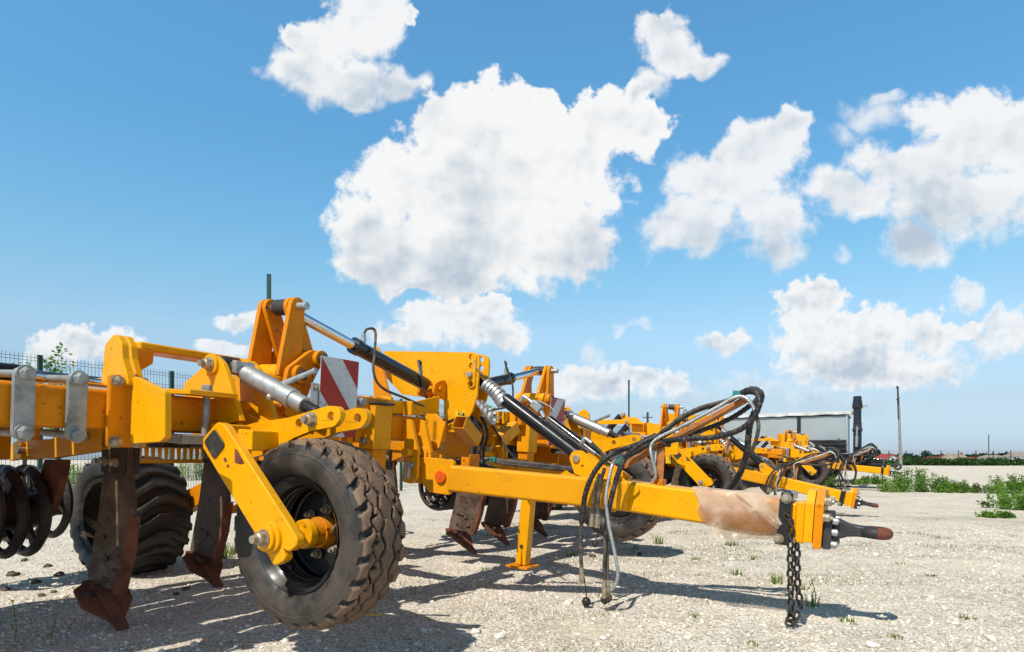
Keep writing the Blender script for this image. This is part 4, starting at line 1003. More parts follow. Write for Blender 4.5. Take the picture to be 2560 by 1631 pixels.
so = bpy.data.objects.new('sun', sl); COL.objects.link(so); so.rotation_euler = sd.to_track_quat('Z', 'Y').to_euler(); so.location = (0, 0, 20)

def build_world():
    w = bpy.data.worlds.new('World'); scene.world = w; w.use_nodes = True
    w.cycles.sampling_method = 'NONE'
    K = 2560/2408
    CLOUDS = [  # size class, opacity, softness, base row, height, blobs (x, y, rx, ry): surveyed bearings of each cloud
        ('big', .96, .30, 262, 250, [(870, 55, 88, 95), (770, 110, 100, 85), (690, 155, 92, 68), (810, 190, 140, 66), (930, 205, 68, 48), (955, 40, 30, 26), (700, 75, 40, 28), (830, 235, 60, 30)]),
        ('big', 1.0, .18, 700, 500, [(1130, 300, 155, 110), (1250, 258, 80, 52), (1420, 290, 120, 85), (1510, 300, 72, 42), (1330, 380, 170, 130), (960, 440, 155, 110), (1170, 450, 280, 200), (870, 540, 110, 80), (1320, 580, 140, 115), (1080, 600, 290, 100), (850, 610, 90, 48), (1050, 675, 150, 36)]),
        ('big', .94, .32, 250, 220, [(1560, 75, 82, 66), (1590, 130, 98, 62), (1650, 150, 64, 44), (1530, 205, 62, 46), (1500, 235, 44, 26)]),
        ('big', .93, .3, 625, 370, [(1850, 290, 62, 54), (1790, 355, 112, 84), (1720, 440, 178, 90), (1630, 530, 138, 76), (1800, 500, 110, 98), (1815, 585, 80, 54)]),
        ('big', .95, .32, 605, 390, [(2290, 320, 170, 105), (2160, 400, 176, 88), (2010, 455, 124, 58), (2260, 470, 206, 100), (2400, 330, 115, 115), (2150, 560, 100, 54)]),
        ('big', .75, .7, 340, 130, [(2060, 262, 90, 36), (2000, 310, 60, 36), (2090, 230, 50, 24)]),
        ('small', .95, .26, 925, 260, [(1910, 705, 82, 56), (1900, 770, 80, 56), (2030, 775, 146, 58), (1940, 815, 150, 54), (2190, 790, 80, 52), (2270, 782, 50, 32), (2020, 860, 200, 62), (2120, 880, 160, 44)]),
        ('small', .88, .4, 838, 62, [(1700, 810, 68, 30), (1735, 795, 36, 26)]),
        ('small', .8, .5, 740, 75, [(2268, 700, 46, 40)]),
        ('small', .88, .4, 850, 135, [(2385, 775, 100, 62), (2330, 810, 66, 38)]),
        ('small', .9, .35, 785, 62, [(565, 758, 66, 28), (620, 750, 64, 28)]),
        ('small', .92, .28, 835, 135, [(1080, 755, 150, 58), (1190, 788, 76, 44), (960, 785, 100, 30), (1160, 722, 62, 30)]),
        ('small', .93, .3, 880, 115, [(180, 812, 110, 50), (270, 818, 98, 48), (110, 838, 64, 28)]),
        ('small', .85, .4, 850, 42, [(520, 828, 90, 26)]),
        ('small', .9, .36, 955, 85, [(1400, 905, 150, 46), (1500, 890, 66, 32), (1592, 905, 50, 32), (1320, 925, 86, 32)]),
        ('small', .5, .8, 960, 90, [(1790, 910, 160, 46), (1390, 845, 40, 44), (1640, 940, 130, 30), (1900, 930, 200, 38)]),
        ('small', .5, .8, 960, 90, [(1505, 760, 24, 20), (1468, 785, 20, 20), (1980, 605, 24, 24), (2200, 860, 110, 55), (2000, 965, 240, 34)]),
    ]
    def group(name, ins, outs):
        t = bpy.data.node_groups.new(name, 'ShaderNodeTree'); g = NT(t)
        for nm, ty in ins: t.interface.new_socket(nm, in_out='INPUT', socket_type=ty)
        for nm, ty in outs: t.interface.new_socket(nm, in_out='OUTPUT', socket_type=ty)
        gi = g.n('NodeGroupInput'); go = g.n('NodeGroupOutput'); return t, g, gi.outputs, go.inputs
    VEC, FL, CO = 'NodeSocketVector', 'NodeSocketFloat', 'NodeSocketColor'
    fields = {}
    for size, k in (('big', 1.0), ('small', 2.1)):
        t, g, I, O = group('cloud_field_'+size, [('P', VEC)], [('Warped', VEC), ('Height', FL), ('Fine', FL), ('Big', FL), ('Puff', FL)])
        p = I[0]
        def warp(p, scale, amp, detail, seed):
            v = g.vmath('ADD', p, (seed, seed*.7, 0)).outputs[0]
            n = g.n('ShaderNodeTexNoise', noise_dimensions='2D', inp={'Scale': scale*k, 'Detail': detail, 'Roughness': .5}); g.link(v, n.inputs['Vector'])
            o = g.vmath('SUBTRACT', n.outputs['Color'], (.5, .5, .5)).outputs[0]
            s = g.n('ShaderNodeVectorMath', operation='MULTIPLY_ADD'); g.link(o, s.inputs[0]); s.inputs[1].default_value = (amp/k, amp/k, 0); g.link(p, s.inputs[2])
            return s.outputs[0]
        def noise(off, scale, detail, rough):
            v = g.vmath('ADD', p, (off[0]/k, off[1]/k, 0)).outputs[0]
            n = g.n('ShaderNodeTexNoise', noise_dimensions='2D', inp={'Scale': scale*k, 'Detail': detail, 'Roughness': rough}); g.link(v, n.inputs['Vector']); return n.outputs[0]
        pw = warp(warp(p, 9, .075, 2, 3.1), 34, .028, 3, 8.7)
        sp = g.n('ShaderNodeSeparateXYZ'); g.link(pw, sp.inputs[0])
        fb = noise((0, 0), 22, 7, .6); fb2 = noise((.010, -.018), 22, 6, .55)
        big = noise((0, 0), 7.5, 3, .55); big2 = noise((.028, -.05), 7.5, 3, .55)
        puff = g.math('ADD', g.math('MULTIPLY', g.math('SUBTRACT', fb, fb2), .6), g.math('MULTIPLY', g.math('SUBTRACT', big, big2), 1.6))
        for a, b in zip((pw, sp.outputs[1], fb, big, puff), O): g.link(a, b)
        fields[size] = t
    clouds = []
    for ci, (size, op, soft, base, hgt, blobs) in enumerate(CLOUDS):
        t, g, I, O = group('cloud_%d' % ci, [('Warped', VEC), ('Height', FL), ('Fine', FL), ('Big', FL), ('Puff', FL), ('Sky', CO)], [('Color', CO)])
        acc = None
        for x, y, rx, ry in blobs:
            cx, cz = (x*K-CX)/F, (HZ-y*K)/F
            m = g.n('ShaderNodeVectorMath', operation='MULTIPLY_ADD'); g.link(I[0], m.inputs[0])
            m.inputs[1].default_value = (F/(rx*K), F/(ry*K), 0); m.inputs[2].default_value = (-cx*F/(rx*K), -cz*F/(ry*K), 0)
            l = g.vmath('LENGTH', m.outputs[0]).outputs['Value']
            acc = l if acc is None else g.math('SMOOTH_MIN', acc, l, .16)
        acc = g.math('SUBTRACT', 1.10, acc)
        zb = (HZ-base*K)/F; h = hgt*K/F
        v = g.ramp(I[1], zb, zb+h, 0, 1, False)                     # 0 at the base, 1 at the top
        n = g.math('MULTIPLY_ADD', g.math('SUBTRACT', I[2], .5), 1.1, acc)
        wd = g.math('MULTIPLY_ADD', v, -soft*1.3, soft*2.3)            # fuzzier underneath
        dens = g.n('ShaderNodeMapRange', inp={'From Min': 0.0}); dens.interpolation_type = 'SMOOTHSTEP'
        g.link(n, dens.inputs['Value']); g.link(wd, dens.inputs['From Max'])
        mask = g.math('MULTIPLY', dens.outputs[0], op)
        body = g.ramp(acc, .10, .85, 0, 1)
        sh = g.math('MULTIPLY_ADD', I[4], 1.15, g.math('MULTIPLY_ADD', g.math('SUBTRACT', I[2], .5), .22, g.ramp(v, -.40, .62)))
        sh = g.math('MULTIPLY_ADD', g.math('SUBTRACT', I[3], .5), -1.3, sh)
        sh = g.math('SUBTRACT', g.math('ADD', sh, .22), g.math('MULTIPLY', body, .46), clamp=True)
        cr = g.n('ShaderNodeValToRGB'); g.link(sh, cr.inputs[0]); e = cr.color_ramp.elements
        e[0].color = (.50, .585, .685, 1); e[1].color = (.93, .935, .94, 1); e.new(.4).color = (.68, .735, .79, 1); e.new(.72).color = (.84, .86, .88, 1)
        g.link(g.mix(mask, I[5], cr.outputs[0]), O[0])
        clouds.append((t, size, blobs))

    nt = NT(w.node_tree)
    sky = nt.n('ShaderNodeTexSky', sky_type='NISHITA'); sky.sun_disc = False
    sky.sun_elevation = R(SUN_EL); sky.sun_rotation = R(SUN_AZ); sky.altitude = 100; sky.air_density = 1.0; sky.dust_density = .6; sky.ozone_density = 1.6
    d = nt.n('ShaderNodeTexCoord').outputs['Generated']
    sep = nt.n('ShaderNodeSeparateXYZ'); nt.link(d, sep.inputs[0])
    el = nt.math('DIVIDE', sep.outputs[2], nt.math('SQRT', nt.math('SUBTRACT', 1.0001, nt.math('MULTIPLY', sep.outputs[2], sep.outputs[2]))))
    # strength of the physical sky by elevation: milky near the horizon, blue in view, dimmed overhead to deepen the shade
    gr = nt.n('ShaderNodeValToRGB'); nt.link(nt.math('MULTIPLY', el, 1/1.6, clamp=True), gr.inputs[0])
    E_ = gr.color_ramp.elements
    stops = [(0, (.076, .095, .145)), (.0155, (.079, .098, .144)), (.0465, (.102, .106, .120)), (.1125, (.150, .163, .156)), (.1675, (.132, .184, .174)), (.2285, (.118, .194, .196)), (.2875, (.112, .196, .206)), (.345, (.112, .206, .218)), (.425, (.114, .212, .226)), (.49, (.046, .060, .053)), (1, (.026, .034, .030))]
    E_[0].position, E_[0].color = stops[0][0], (*stops[0][1], 1); E_[1].position, E_[1].color = stops[-1][0], (*stops[-1][1], 1)
    for p_, c_ in stops[1:-1]: E_.new(p_).color = (*c_, 1)
    col0 = nt.mix(1.0, sky.outputs[0], gr.outputs[0], 'MULTIPLY')
    def gnode(t): 
        n = nt.n('ShaderNodeGroup'); n.node_tree = t; return n
    yy = nt.math('MAXIMUM', sep.outputs[1], .04)
    ax = nt.math('DIVIDE', sep.outputs[0], yy); az = nt.math('DIVIDE', sep.outputs[2], yy)
    cb = nt.n('ShaderNodeCombineXYZ'); nt.link(ax, cb.inputs[0]); nt.link(az, cb.inputs[1]); p = cb.outputs[0]
    def leaf(cl):
        """one region of the sky has its own nodes, so other regions never pay for them"""
        col = col0; fl = {}
        for t, size, _ in cl:
            if size not in fl: fl[size] = gnode(fields[size]); nt.link(p, fl[size].inputs[0])
            n = gnode(t)
            for i in range(5): nt.link(fl[size].outputs[i], n.inputs[i])
            nt.link(col, n.inputs[5]); col = n.outputs[0]
        bg = nt.n('ShaderNodeBackground'); nt.link(col, bg.inputs[0]); return bg.outputs[0]
    def bbox(c):
        m = 90 if c[1] == 'big' else 55
        return (min(b[0]-b[2] for b in c[2])-m, min(b[1]-b[3] for b in c[2])-m, max(b[0]+b[2] for b in c[2])+m, max(b[1]+b[3] for b in c[2])+m)
    def tree(rect, cl, depth):
        x0, y0, x1, y1 = rect
        cl = [c for c in cl if bbox(c)[0] < x1 and bbox(c)[2] > x0 and bbox(c)[1] < y1 and bbox(c)[3] > y0]
        if len(cl) <= 1 or depth == 0: return leaf(cl)
        best = None
        for axis in (0, 1):
            for f in (.3, .4, .5, .6, .7):
                s = rect[axis]+(rect[axis+2]-rect[axis])*f
                nlo = sum(len(c[2])+6 for c in cl if bbox(c)[axis] < s); nhi = sum(len(c[2])+6 for c in cl if bbox(c)[axis+2] > s)
                cost = nlo*f+nhi*(1-f)
                if best is None or cost < best[0]: best = (cost, axis, s)
        _, axis, s = best
        ra = (x0, y0, s, y1) if axis == 0 else (x0, y0, x1, s); rb = (s, y0, x1, y1) if axis == 0 else (x0, s, x1, y1)
        sel = nt.math('GREATER_THAN', ax, (s*K-CX)/F) if axis == 0 else nt.math('LESS_THAN', az, (HZ-s*K)/F)
        mx = nt.n('ShaderNodeMixShader'); nt.link(sel, mx.inputs[0]); nt.link(tree(ra, cl, depth-1), mx.inputs[1]); nt.link(tree(rb, cl, depth-1), mx.inputs[2])
        return mx.outputs[0]
    # the rest of the sky dome (overhead, behind): soft generic cumulus
    colp = nt.mix(nt.math('MULTIPLY', nt.ramp(nt.noise(d, 3.2, 3, .6).outputs[0], .56, .66, 0, .6), nt.ramp(el, .85, 1.25)), col0, (.60, .64, .69))
    bgp = nt.n('ShaderNodeBackground'); nt.link(colp, bgp.inputs[0])
    x0, y0, x1, y1 = -60, -70, 2500, 1090
    inside = nt.math('MULTIPLY', nt.math('MULTIPLY', nt.math('GREATER_THAN', ax, (x0*K-CX)/F), nt.math('LESS_THAN', ax, (x1*K-CX)/F)),
                     nt.math('MULTIPLY', nt.math('LESS_THAN', az, (HZ-y0*K)/F), nt.math('MULTIPLY', nt.math('GREATER_THAN', az, -.01), nt.math('GREATER_THAN', sep.outputs[1], .1))))
    mx = nt.n('ShaderNodeMixShader'); nt.link(inside, mx.inputs[0]); nt.link(bgp.outputs[0], mx.inputs[1]); nt.link(tree((x0, y0, x1, y1), clouds, 5), mx.inputs[2])
    out = nt.n('ShaderNodeOutputWorld'); nt.link(mx.outputs[0], out.inputs[0])
build_world()

# ------------------------------------------------------------------ ground
def spaced(lo, hi, step, far, growth=1.16):
    a = list(np.arange(lo, hi+1e-6, step)); s = step
    while a[-1] < far: s *= growth; a.append(a[-1]+s)
    s = step
    while a[0] > -far: s *= growth; a.insert(0, a[0]-s)
    return np.array(a)

def vnoise(x, y, sc, seed):
    rs = np.random.RandomState(seed); tb = rs.rand(256, 256)
    x = x/sc; y = y/sc; xi = np.floor(x).astype(int); yi = np.floor(y).astype(int); fx = x-xi; fy = y-yi
    fx = fx*fx*(3-2*fx); fy = fy*fy*(3-2*fy); g = lambda i, j: tb[i % 256, j % 256]
    return (g(xi, yi)*(1-fx)+g(xi+1, yi)*fx)*(1-fy)+(g(xi, yi+1)*(1-fx)+g(xi+1, yi+1)*fx)*fy-.5

def ground_z(x, y):
    x = np.asarray(x, float); y = np.asarray(y, float); near = np.clip(1-(np.hypot(x, y)-9)/10, .12, 1)
    z = .030*vnoise(x, y, 1.1, 1)+.018*vnoise(x, y, .37, 2)+near*(.012*vnoise(x, y, .13, 3)+.007*vnoise(x, y, .06, 4))
    z = z+.10*vnoise(x, y, 7, 5)*np.clip((np.hypot(x, y)-9)/15, 0, 1)
    z = z-3.2*np.clip((y-112)/40, 0, 1)**.8+np.clip((y-150)/2500, 0, 1)*3.0
    return z
def make_ground():
    xs = spaced(-5.2, 6.4, .028, 3500); ys = spaced(1.0, 8.2, .028, 3500)
    X, Y = np.meshgrid(xs, ys); Z = ground_z(X, Y)
    v = np.stack([X, Y, Z], -1).reshape(-1, 3); nx, ny = len(xs), len(ys)
    i = np.arange(ny-1)[:, None]*nx+np.arange(nx-1)[None, :]
    f = np.stack([i, i+1, i+nx+1, i+nx], -1).reshape(-1, 4)
    me = bpy.data.meshes.new('ground'); me.vertices.add(len(v)); me.vertices.foreach_set('co', v.reshape(-1))
    me.loops.add(f.size); me.loops.foreach_set('vertex_index', f.reshape(-1).astype(np.int32))
    me.polygons.add(len(f)); me.polygons.foreach_set('loop_start', np.arange(0, f.size, 4, dtype=np.int32))
    me.update(calc_edges=True); me.validate(); me.shade_smooth(); me.materials.append(M['ground'])
    o = bpy.data.objects.new('ground', me); COL.objects.link(o); tag(o, kind='structure')
make_ground()

def raw_mesh(name, v, f, k, mat, smooth=True):
    me = bpy.data.meshes.new(name); me.vertices.add(len(v)); me.vertices.foreach_set('co', np.asarray(v, np.float32).reshape(-1))
    f = np.asarray(f, np.int32); me.loops.add(f.size); me.loops.foreach_set('vertex_index', f.reshape(-1))
    me.polygons.add(len(f)); me.polygons.foreach_set('loop_start', np.arange(0, f.size, k, dtype=np.int32))
    me.update(calc_edges=True); me.materials.append(M[mat])
    if smooth: me.shade_smooth()
    o = bpy.data.objects.new(name, me); COL.objects.link(o); return o

def ico(sub=1):
    bm = bmesh.new(); bmesh.ops.create_icosphere(bm, subdivisions=sub, radius=1); v = np.array([q.co[:] for q in bm.verts]); f = np.array([[w.index for w in q.verts] for q in bm.faces]); bm.free(); return v, f

def make_gravel():
    rs = np.random.RandomState(11); n = 95000
    d = 1.35*np.exp(rs.rand(n)*math.log(9/1.35)); a = (rs.rand(n)-.5)*1.72
    x = d*a; y = d
    size = .0020*np.exp(rs.rand(n)**4.5*1.9)*(.80+.08*d)
    clump = vnoise(x, y, .5, 21)+.5*vnoise(x, y, 1.7, 22); ok = rs.rand(n) < np.clip(.70+clump*1.3, .15, 1)
    x, y, size = x[ok], y[ok], size[ok]; n = len(x)
    bv, bf = ico(1); m = len(bv)
    sc = np.stack([.8+.6*rs.rand(n), .8+.5*rs.rand(n), .45+.35*rs.rand(n)], -1)
    V = bv[None]*(1+.28*(rs.rand(n, m, 1)-.5))*sc[:, None]*size[:, None, None]
    th = rs.rand(n)*2*np.pi; c, s = np.cos(th)[:, None], np.sin(th)[:, None]
    V = np.stack([V[..., 0]*c-V[..., 1]*s, V[..., 0]*s+V[..., 1]*c, V[..., 2]], -1)
    V += np.stack([x, y, ground_z(x, y)+size*.18], -1)[:, None]
    Fc = bf[None]+(np.arange(n)*m)[:, None, None]
    o = raw_mesh('gravel', V.reshape(-1, 3), Fc.reshape(-1, 3), 3, 'pebble', False)
    tag(o, 'loose pale gravel strewn over the yard', 'gravel', kind='stuff')
make_gravel()

def stone(name, loc, r, mat, seed, sq=.6):
    bv, bf = ico(2); rs = np.random.RandomState(seed)
    off = rs.rand(3)*10
    k = 1+.35*np.sin(bv@np.array([2.1, 3.3, 1.7])+off[0])*np.cos(bv@np.array([-2.7, 1.9, 3.1])+off[1])+.10*(rs.rand(len(bv))-.5)
    v = bv*k[:, None]*np.array([1+.4*rs.rand(), .8+.3*rs.rand(), sq])*r
    a = rs.rand()*6; c, s = math.cos(a), math.sin(a); v = np.stack([v[:, 0]*c-v[:, 1]*s, v[:, 0]*s+v[:, 1]*c, v[:, 2]], -1)
    o = raw_mesh(name, v, bf, 3, mat, False); o.location = loc; return o

def on(q):
    g = G(*q); return (g[0], g[1], float(ground_z(g[0], g[1])))
for i, (x, y, r, w) in enumerate([(160, 1495, .022, 'left'), (65, 1530, .03, 'left'), (485, 1610, .02, 'left'), (620, 1565, .017, 'left'), (715, 1600, .018, 'left'), (1190, 1575, .022, 'mid'), (1250, 1590, .026, 'mid'), (1060, 1570, .02, 'mid'), (1420, 1510, .022, 'mid'), (1510, 1600, .02, 'mid'), (2190, 1390, .03, 'right'), (2050, 1445, .022, 'right'), (2180, 1615, .03, 'right'), (1720, 1595, .02, 'mid'), (1830, 1400, .025, 'mid'), (2390, 1560, .022, 'right'), (2480, 1600, .025, 'right'), (2330, 1500, .02, 'right')]):
    p = on((x, y)); o = stone('stone', (p[0], p[1], p[2]+r*.3), r, 'pebble', i)
    tag(o, {'left': 'small pale stone lying on gravel below the near tines', 'mid': 'small pale stone on the gravel below the nearest drawbar', 'right': 'small pale stone lying on open gravel right of the chain'}[w], 'stone', 'loose stones '+w)
for i, (x, y, r) in enumerate([(30, 1440, .06), (90, 1460, .05), (120, 1420, .045), (15, 1475, .05), (60, 1400, .04), (150, 1440, .05), (105, 1490, .035), (135, 1482, .03), (465, 1480, .04), (440, 1490, .03), (1235, 1338, .07), (1480, 1390, .05), (1600, 1392, .05), (1660, 1396, .045)]):
    r *= .62; p = on((x, y)); o = stone('soil_clod', (p[0], p[1], p[2]+r*.2), r, 'clod', 50+i, .75)
    tag(o, 'dark dried clod of soil fallen on the gravel beneath a cultivator', 'soil clod', 'soil clods under the machines')

# ------------------------------------------------------------------ vegetation helpers
def blades(mb, n, r, h, rs, w=.004):
    for k in range(n):
        a = rs.uniform(0, 6.28); q = r*math.sqrt(rs.random()); b = Vector((q*math.cos(a), q*math.sin(a), -.005)); l = h*rs.uniform(.45, 1.1); ln = rs.uniform(.1, .65); a2 = a+rs.uniform(-.8, .8)
        d = Vector((math.cos(a2), math.sin(a2), 0)); s = Vector((-d[1], d[0], 0))*w
        p1 = b+d*l*ln*.35+Vector((0, 0, l*.6)); p2 = b+d*l*ln+Vector((0, 0, l))
        mb.add([b-s, b+s, p1+s*.7, p1-s*.7, p2], [(0, 1, 2, 3), (3, 2, 4)])
def tuft(q, n, r, h, seed, label, w=.004, group='grass tufts on the gravel'):
    rs = random.Random(seed); mb = MB(); blades(mb, n+6, r*.75, h*.72, rs, w)
    o = mb.build('grass_tuft', 'grass', smooth=0); o.location = on(q); tag(o, label, 'grass tuft', group)
T = 'short tuft of grass growing out of the pale gravel'
for i, (x, y, n, r, h) in enumerate([(1840, 1435, 30, .06, .09), (1940, 1460, 26, .06, .13), (1830, 1365, 40, .09, .10), (2030, 1520, 18, .05, .15), (1885, 1400, 14, .04, .08), (1645, 1362, 22, .08, .16), (2120, 1555, 20, .06, .05), (2010, 1475, 16, .04, .06), (1735, 1550, 12, .05, .04), (560, 1395, 60, .10, .22), (585, 1385, 46, .10, .16), (1430, 1388, 26, .08, .10), (1215, 1420, 16, .05, .05), (1880, 1615, 14, .04, .04), (2240, 1590, 14, .05, .04), (2420, 1545, 16, .06, .05), (2330, 1440, 16, .06, .05), (1590, 1375, 14, .05, .10), (2250, 1410, 12, .06, .05), (1740, 1400, 20, .06, .06)]):
    tuft((x, y), n, r, h, 100+i, 'tall tuft of green grass between the big wheels of the nearest cultivator' if y in (1395, 1385) else T, group='tall grass by the wheels' if y in (1395, 1385) else 'grass tufts on the gravel')

def stubble():
    rs = np.random.RandomState(17); n = 60000
    x = rs.uniform(-1.5, 6.5, n); y = rs.uniform(2.0, 10.5, n)
    k = vnoise(x, y*1.7, .55, 81)+.7*vnoise(x, y, 1.9, 82)+.35*vnoise(x, y, .15, 83); ok = (k > .22) & (np.abs(x) < y*.8)
    x, y = x[ok], y[ok]; n = len(x); z = ground_z(x, y)
    h = rs.uniform(.006, .028, n); a = rs.uniform(0, 6.28, n); w = .0016+.0006*y*.3; lx = np.cos(a); ly = np.sin(a); tx = rs.uniform(-.5, .5, n)*h; ty = rs.uniform(-.5, .5, n)*h
    v = np.stack([np.stack([x-lx*w, y-ly*w, z-.002], -1), np.stack([x+lx*w, y+ly*w, z-.002], -1), np.stack([x+tx, y+ty, z+h], -1)], 1).reshape(-1, 3)
    o = raw_mesh('dry_stubble', v, np.arange(n*3).reshape(-1, 3), 3, 'stubble', False); tag(o, 'sparse dry grass stubble growing through the pale gravel', 'stubble', kind='stuff')
M['stubble'] = leaf_mat('dry_stubble_blade', (.13, .12, .045), (.26, .19, .09))
stubble()

def stalk_weed(q, h, seed, flower, label):
    rs = random.Random(seed); root = empty('weed', on(q)); tag(root, label, 'weed')
    mb = MB(); pts = smooth([(0, 0, -.01), (.01, 0, h*.4), (rs.uniform(-.02, .02), .01, h)], 5); mb.tube(pts, .0025, 5); mb.build('stem', 'grass', root)
    lf = MB()
    for k in range(9):
        p = Vector(pts[0]).lerp(Vector(pts[-1]), .25+.08*k); a = k*2.4; d = Vector((math.cos(a), math.sin(a), .7)).normalized()*.035; s = Vector((-d[1], d[0], 0)).normalized()*.005
        lf.add([p, p+d*.5+s, p+d, p+d*.5-s], [(0, 1, 2, 3)])
    lf.build('leaves', 'leaf', root, smooth=0)
    if flower:
        f = MB(); f.sphere(Vector(pts[-1]), .009, 8, (1, 1, .6)); f.build('flower', 'sticker', root)
stalk_weed((35, 1610), .20, 1, True, 'thin weed with one yellow flower at the lower left corner')
stalk_weed((125, 1615), .13, 2, False, 'thin leafy weed on gravel right of the yellow flowered one')
stalk_weed((2035, 1520), .17, 3, False, 'single upright weed stalk beside the hanging chain')

def leaf_cluster(mb, c, r, n, size, rs, flat=.7):
    for k in range(n):
        while True:
            p = Vector((rs.uniform(-1, 1), rs.uniform(-1, 1), rs.uniform(-1, 1)))
            if p.length < 1: break
        p = Vector((p[0]*r[0], p[1]*r[1], p[2]*r[2]))+c
        d = Vector((rs.uniform(-1, 1), rs.uniform(-1, 1), rs.uniform(-.4, .9))).normalized(); s = d.cross(Vector((rs.uniform(-1, 1), rs.uniform(-1, 1), rs.uniform(.2, 1)))).normalized()
        l = size*rs.uniform(.6, 1.3)
        mb.add([p, p+d*l*.5+s*l*.33, p+d*l, p+d*l*.5-s*l*.33], [(0, 1, 2, 3)])

def bush(x0, x1, ytop, ybase, label, seed, mat='leaf', dens=1.0, stems=None):
    """leafy weed bush spanning photograph columns x0..x1, standing on the ground at row ybase"""
    rs = random.Random(seed); g = Vector(on(((x0+x1)/2, ybase))); d = g[1]; W = (x1-x0)/F*d; H = (ybase-ytop)/F*d
    root = empty('leafy_bush', g); tag(root, label, 'bush', 'leafy bushes at the right')
    st = MB(); lv = MB(); ns = stems or max(8, int(W*26))
    for k in range(ns):
        x = rs.uniform(-.5, .5)*W; y = rs.uniform(-.5, .5)*min(W, .9); hh = H*rs.uniform(.45, 1.02)*(1-.55*abs(2*x/W)**2.5)
        top = Vector((x+rs.uniform(-.1, .1)*H, y+rs.uniform(-.1, .1)*H, hh)); b = Vector((x*.85, y*.85, -.02))
        st.tube([b, b.lerp(top, .5)+Vector((rs.uniform(-.03, .03), 0, 0)), top], .006, 5)
        m = int(46*dens)
        for j in range(m):
            f = rs.uniform(.08, 1.0); p = b.lerp(top, f); sp = .05+.16*H*(1-f*.75)
            leaf_cluster(lv, p, (sp, sp, sp*.6), 2, .052, rs)
    st.build('stems', 'grass', root); lv.build('foliage', mat, root, smooth=0)

bush(2200, 2370, 1168, 1228, 'broad light green weed bush behind the second drawbar eye', 1, dens=1.1)
bush(2330, 2450, 1195, 1230, 'low green weed bush right of the broad light green one', 2, dens=1.0)
bush(2455, 2600, 1183, 1232, 'tall green weed bush at the right edge of the gravel', 3)
bush(2488, 2620, 1212, 1270, 'green weed bush standing in front at the right edge', 4)
bush(2460, 2530, 1275, 1293, 'tiny flat green weed on gravel at far right', 5, dens=.6)
bush(2125, 2215, 1186, 1212, 'low green weeds below the third drawbar', 6, dens=.9)
bush(2060, 2110, 1178, 1222, 'green weeds beside the third cultivator tyre', 7, dens=.7)
for i, (a, b, c, d) in enumerate(((150, 290, 1135, 1215), (430, 540, 1120, 1200), (1125, 1175, 1195, 1268), (1690, 1790, 1170, 1235))):
    bush(a, b, c, d, ['green weeds behind the left gang arm', 'green weeds seen between the muddy wheels', 'green weeds seen below the nearest drawbar', 'green weeds between first and second cultivator'][i], 20+i, dens=.9)

# ------------------------------------------------------------------ the row of cultivators
A = cultivator(ORG, 'nearest yellow cultivator with muddy front tyre and plastic wrapped drawbar')
OB = Vector((3.73, 6.85, 0)); OC = Vector((9.4, 16.1, 0))
Bm = copy_tree(A); Bm.location = ORG+OB
tag(Bm, 'second yellow cultivator with bare drawbar standing just behind the nearest one')

def extras(root, org):
    """spring loaded disc carrier that only the further machines carry"""
    pt = lambda q, u: P(z7(*q), u=u, org=org)
    a = pt((385, 655), -2.15); b = pt((725, 655), -2.15); b[2] = a[2]
    m = MB(); pts = []
    for i in range(241): 
        f = i/240; x = f*11*2*math.pi; pts.append(a.lerp(b, f)+Vector((0, math.cos(x)*.048, math.sin(x)*.048)))
    m.tube(pts, .0135, 7); m.build('coil_spring', 'cream', root)
    m = MB(); m.cyl(a-(b-a)*.1, b+(b-a)*.1, .018); m.build('spring_rod', 'steel', root)
    bar = MB(); bar.beam(pt((360, 485), -2.06), pt((745, 478), -2.06), .03, .07); bar.build('link_bar', 'yellow', root, .004)
    g = MB(); pl = [pt(q, -2.06) for q in ((650, 410), (680, 390), (740, 440), (800, 432), (990, 590), (930, 650), (790, 640), (735, 490), (670, 450))]
    g.prism(fillet(pl, .03), (0, .03, 0)); k = g.build('link_plate', 'yellow', root, .004)
    for q in ((683, 412), (718, 480)): MB().hexbolt(pt(q, -2.06), (0, -1, 0), .03, .03).build('link_bolt', 'bolt', k)
    for q0, q1 in (((520, 575), (660, 420)), ((630, 625), (725, 515))):
        c = MB(); c.cyl(pt(q0, -2.0), pt(q1, -2.0), .05, n=20); c.build('press_cylinder', 'black', root, .003)
    for u in (-2.45, -2.9):
        d = MB(); c = Vector((-1.75, u, .38)); d.lathe(c, (0, 1, .0), [(.26, .0), (.25, .01), (.15, .045), (.05, .06), (.0, .06)], 36); d.build('disc', 'mudsteel_dark', root)
    st = MB(); q = [pt(p_, -1.0) for p_ in ((1100, 742), (1238, 742), (1222, 885), (1088, 885))]
    st.prism(q, (0, -.003, 0)); s_ = st.build('warning_sticker', 'sticker', root)
    ic = MB()
    def icn(pp): ic.prism([pt(p_, -1.004) for p_ in pp], (0, -.001, 0))
    for k in range(3): icn(((1115+14*k, 768), (1124+14*k, 768), (1124+14*k, 776), (1115+14*k, 776)))
    icn(((1172, 768), (1186, 768), (1186, 782), (1172, 782))); icn(((1196, 766), (1212, 766), (1204, 786)))
    icn(((1118, 808), (1126, 806), (1136, 838), (1128, 840))); icn(((1138, 808), (1152, 808), (1152, 836), (1138, 836))); icn(((1118, 843), (1152, 843), (1152, 848), (1118, 848)))
    icn(((1176, 812), (1184, 812), (1184, 850), (1176, 850))); icn(((1168, 828), (1194, 824), (1194, 830), (1168, 834))); icn(((1200, 808), (1210, 808), (1214, 850), (1198, 850)))
    ic.build('pictogram', 'ink', s_, smooth=0)
extras(Bm, ORG+OB)
Cm = copy_tree(Bm); Cm.location = ORG+OC
th = R(7.2); piv = Vector((-.6, 0, .78))
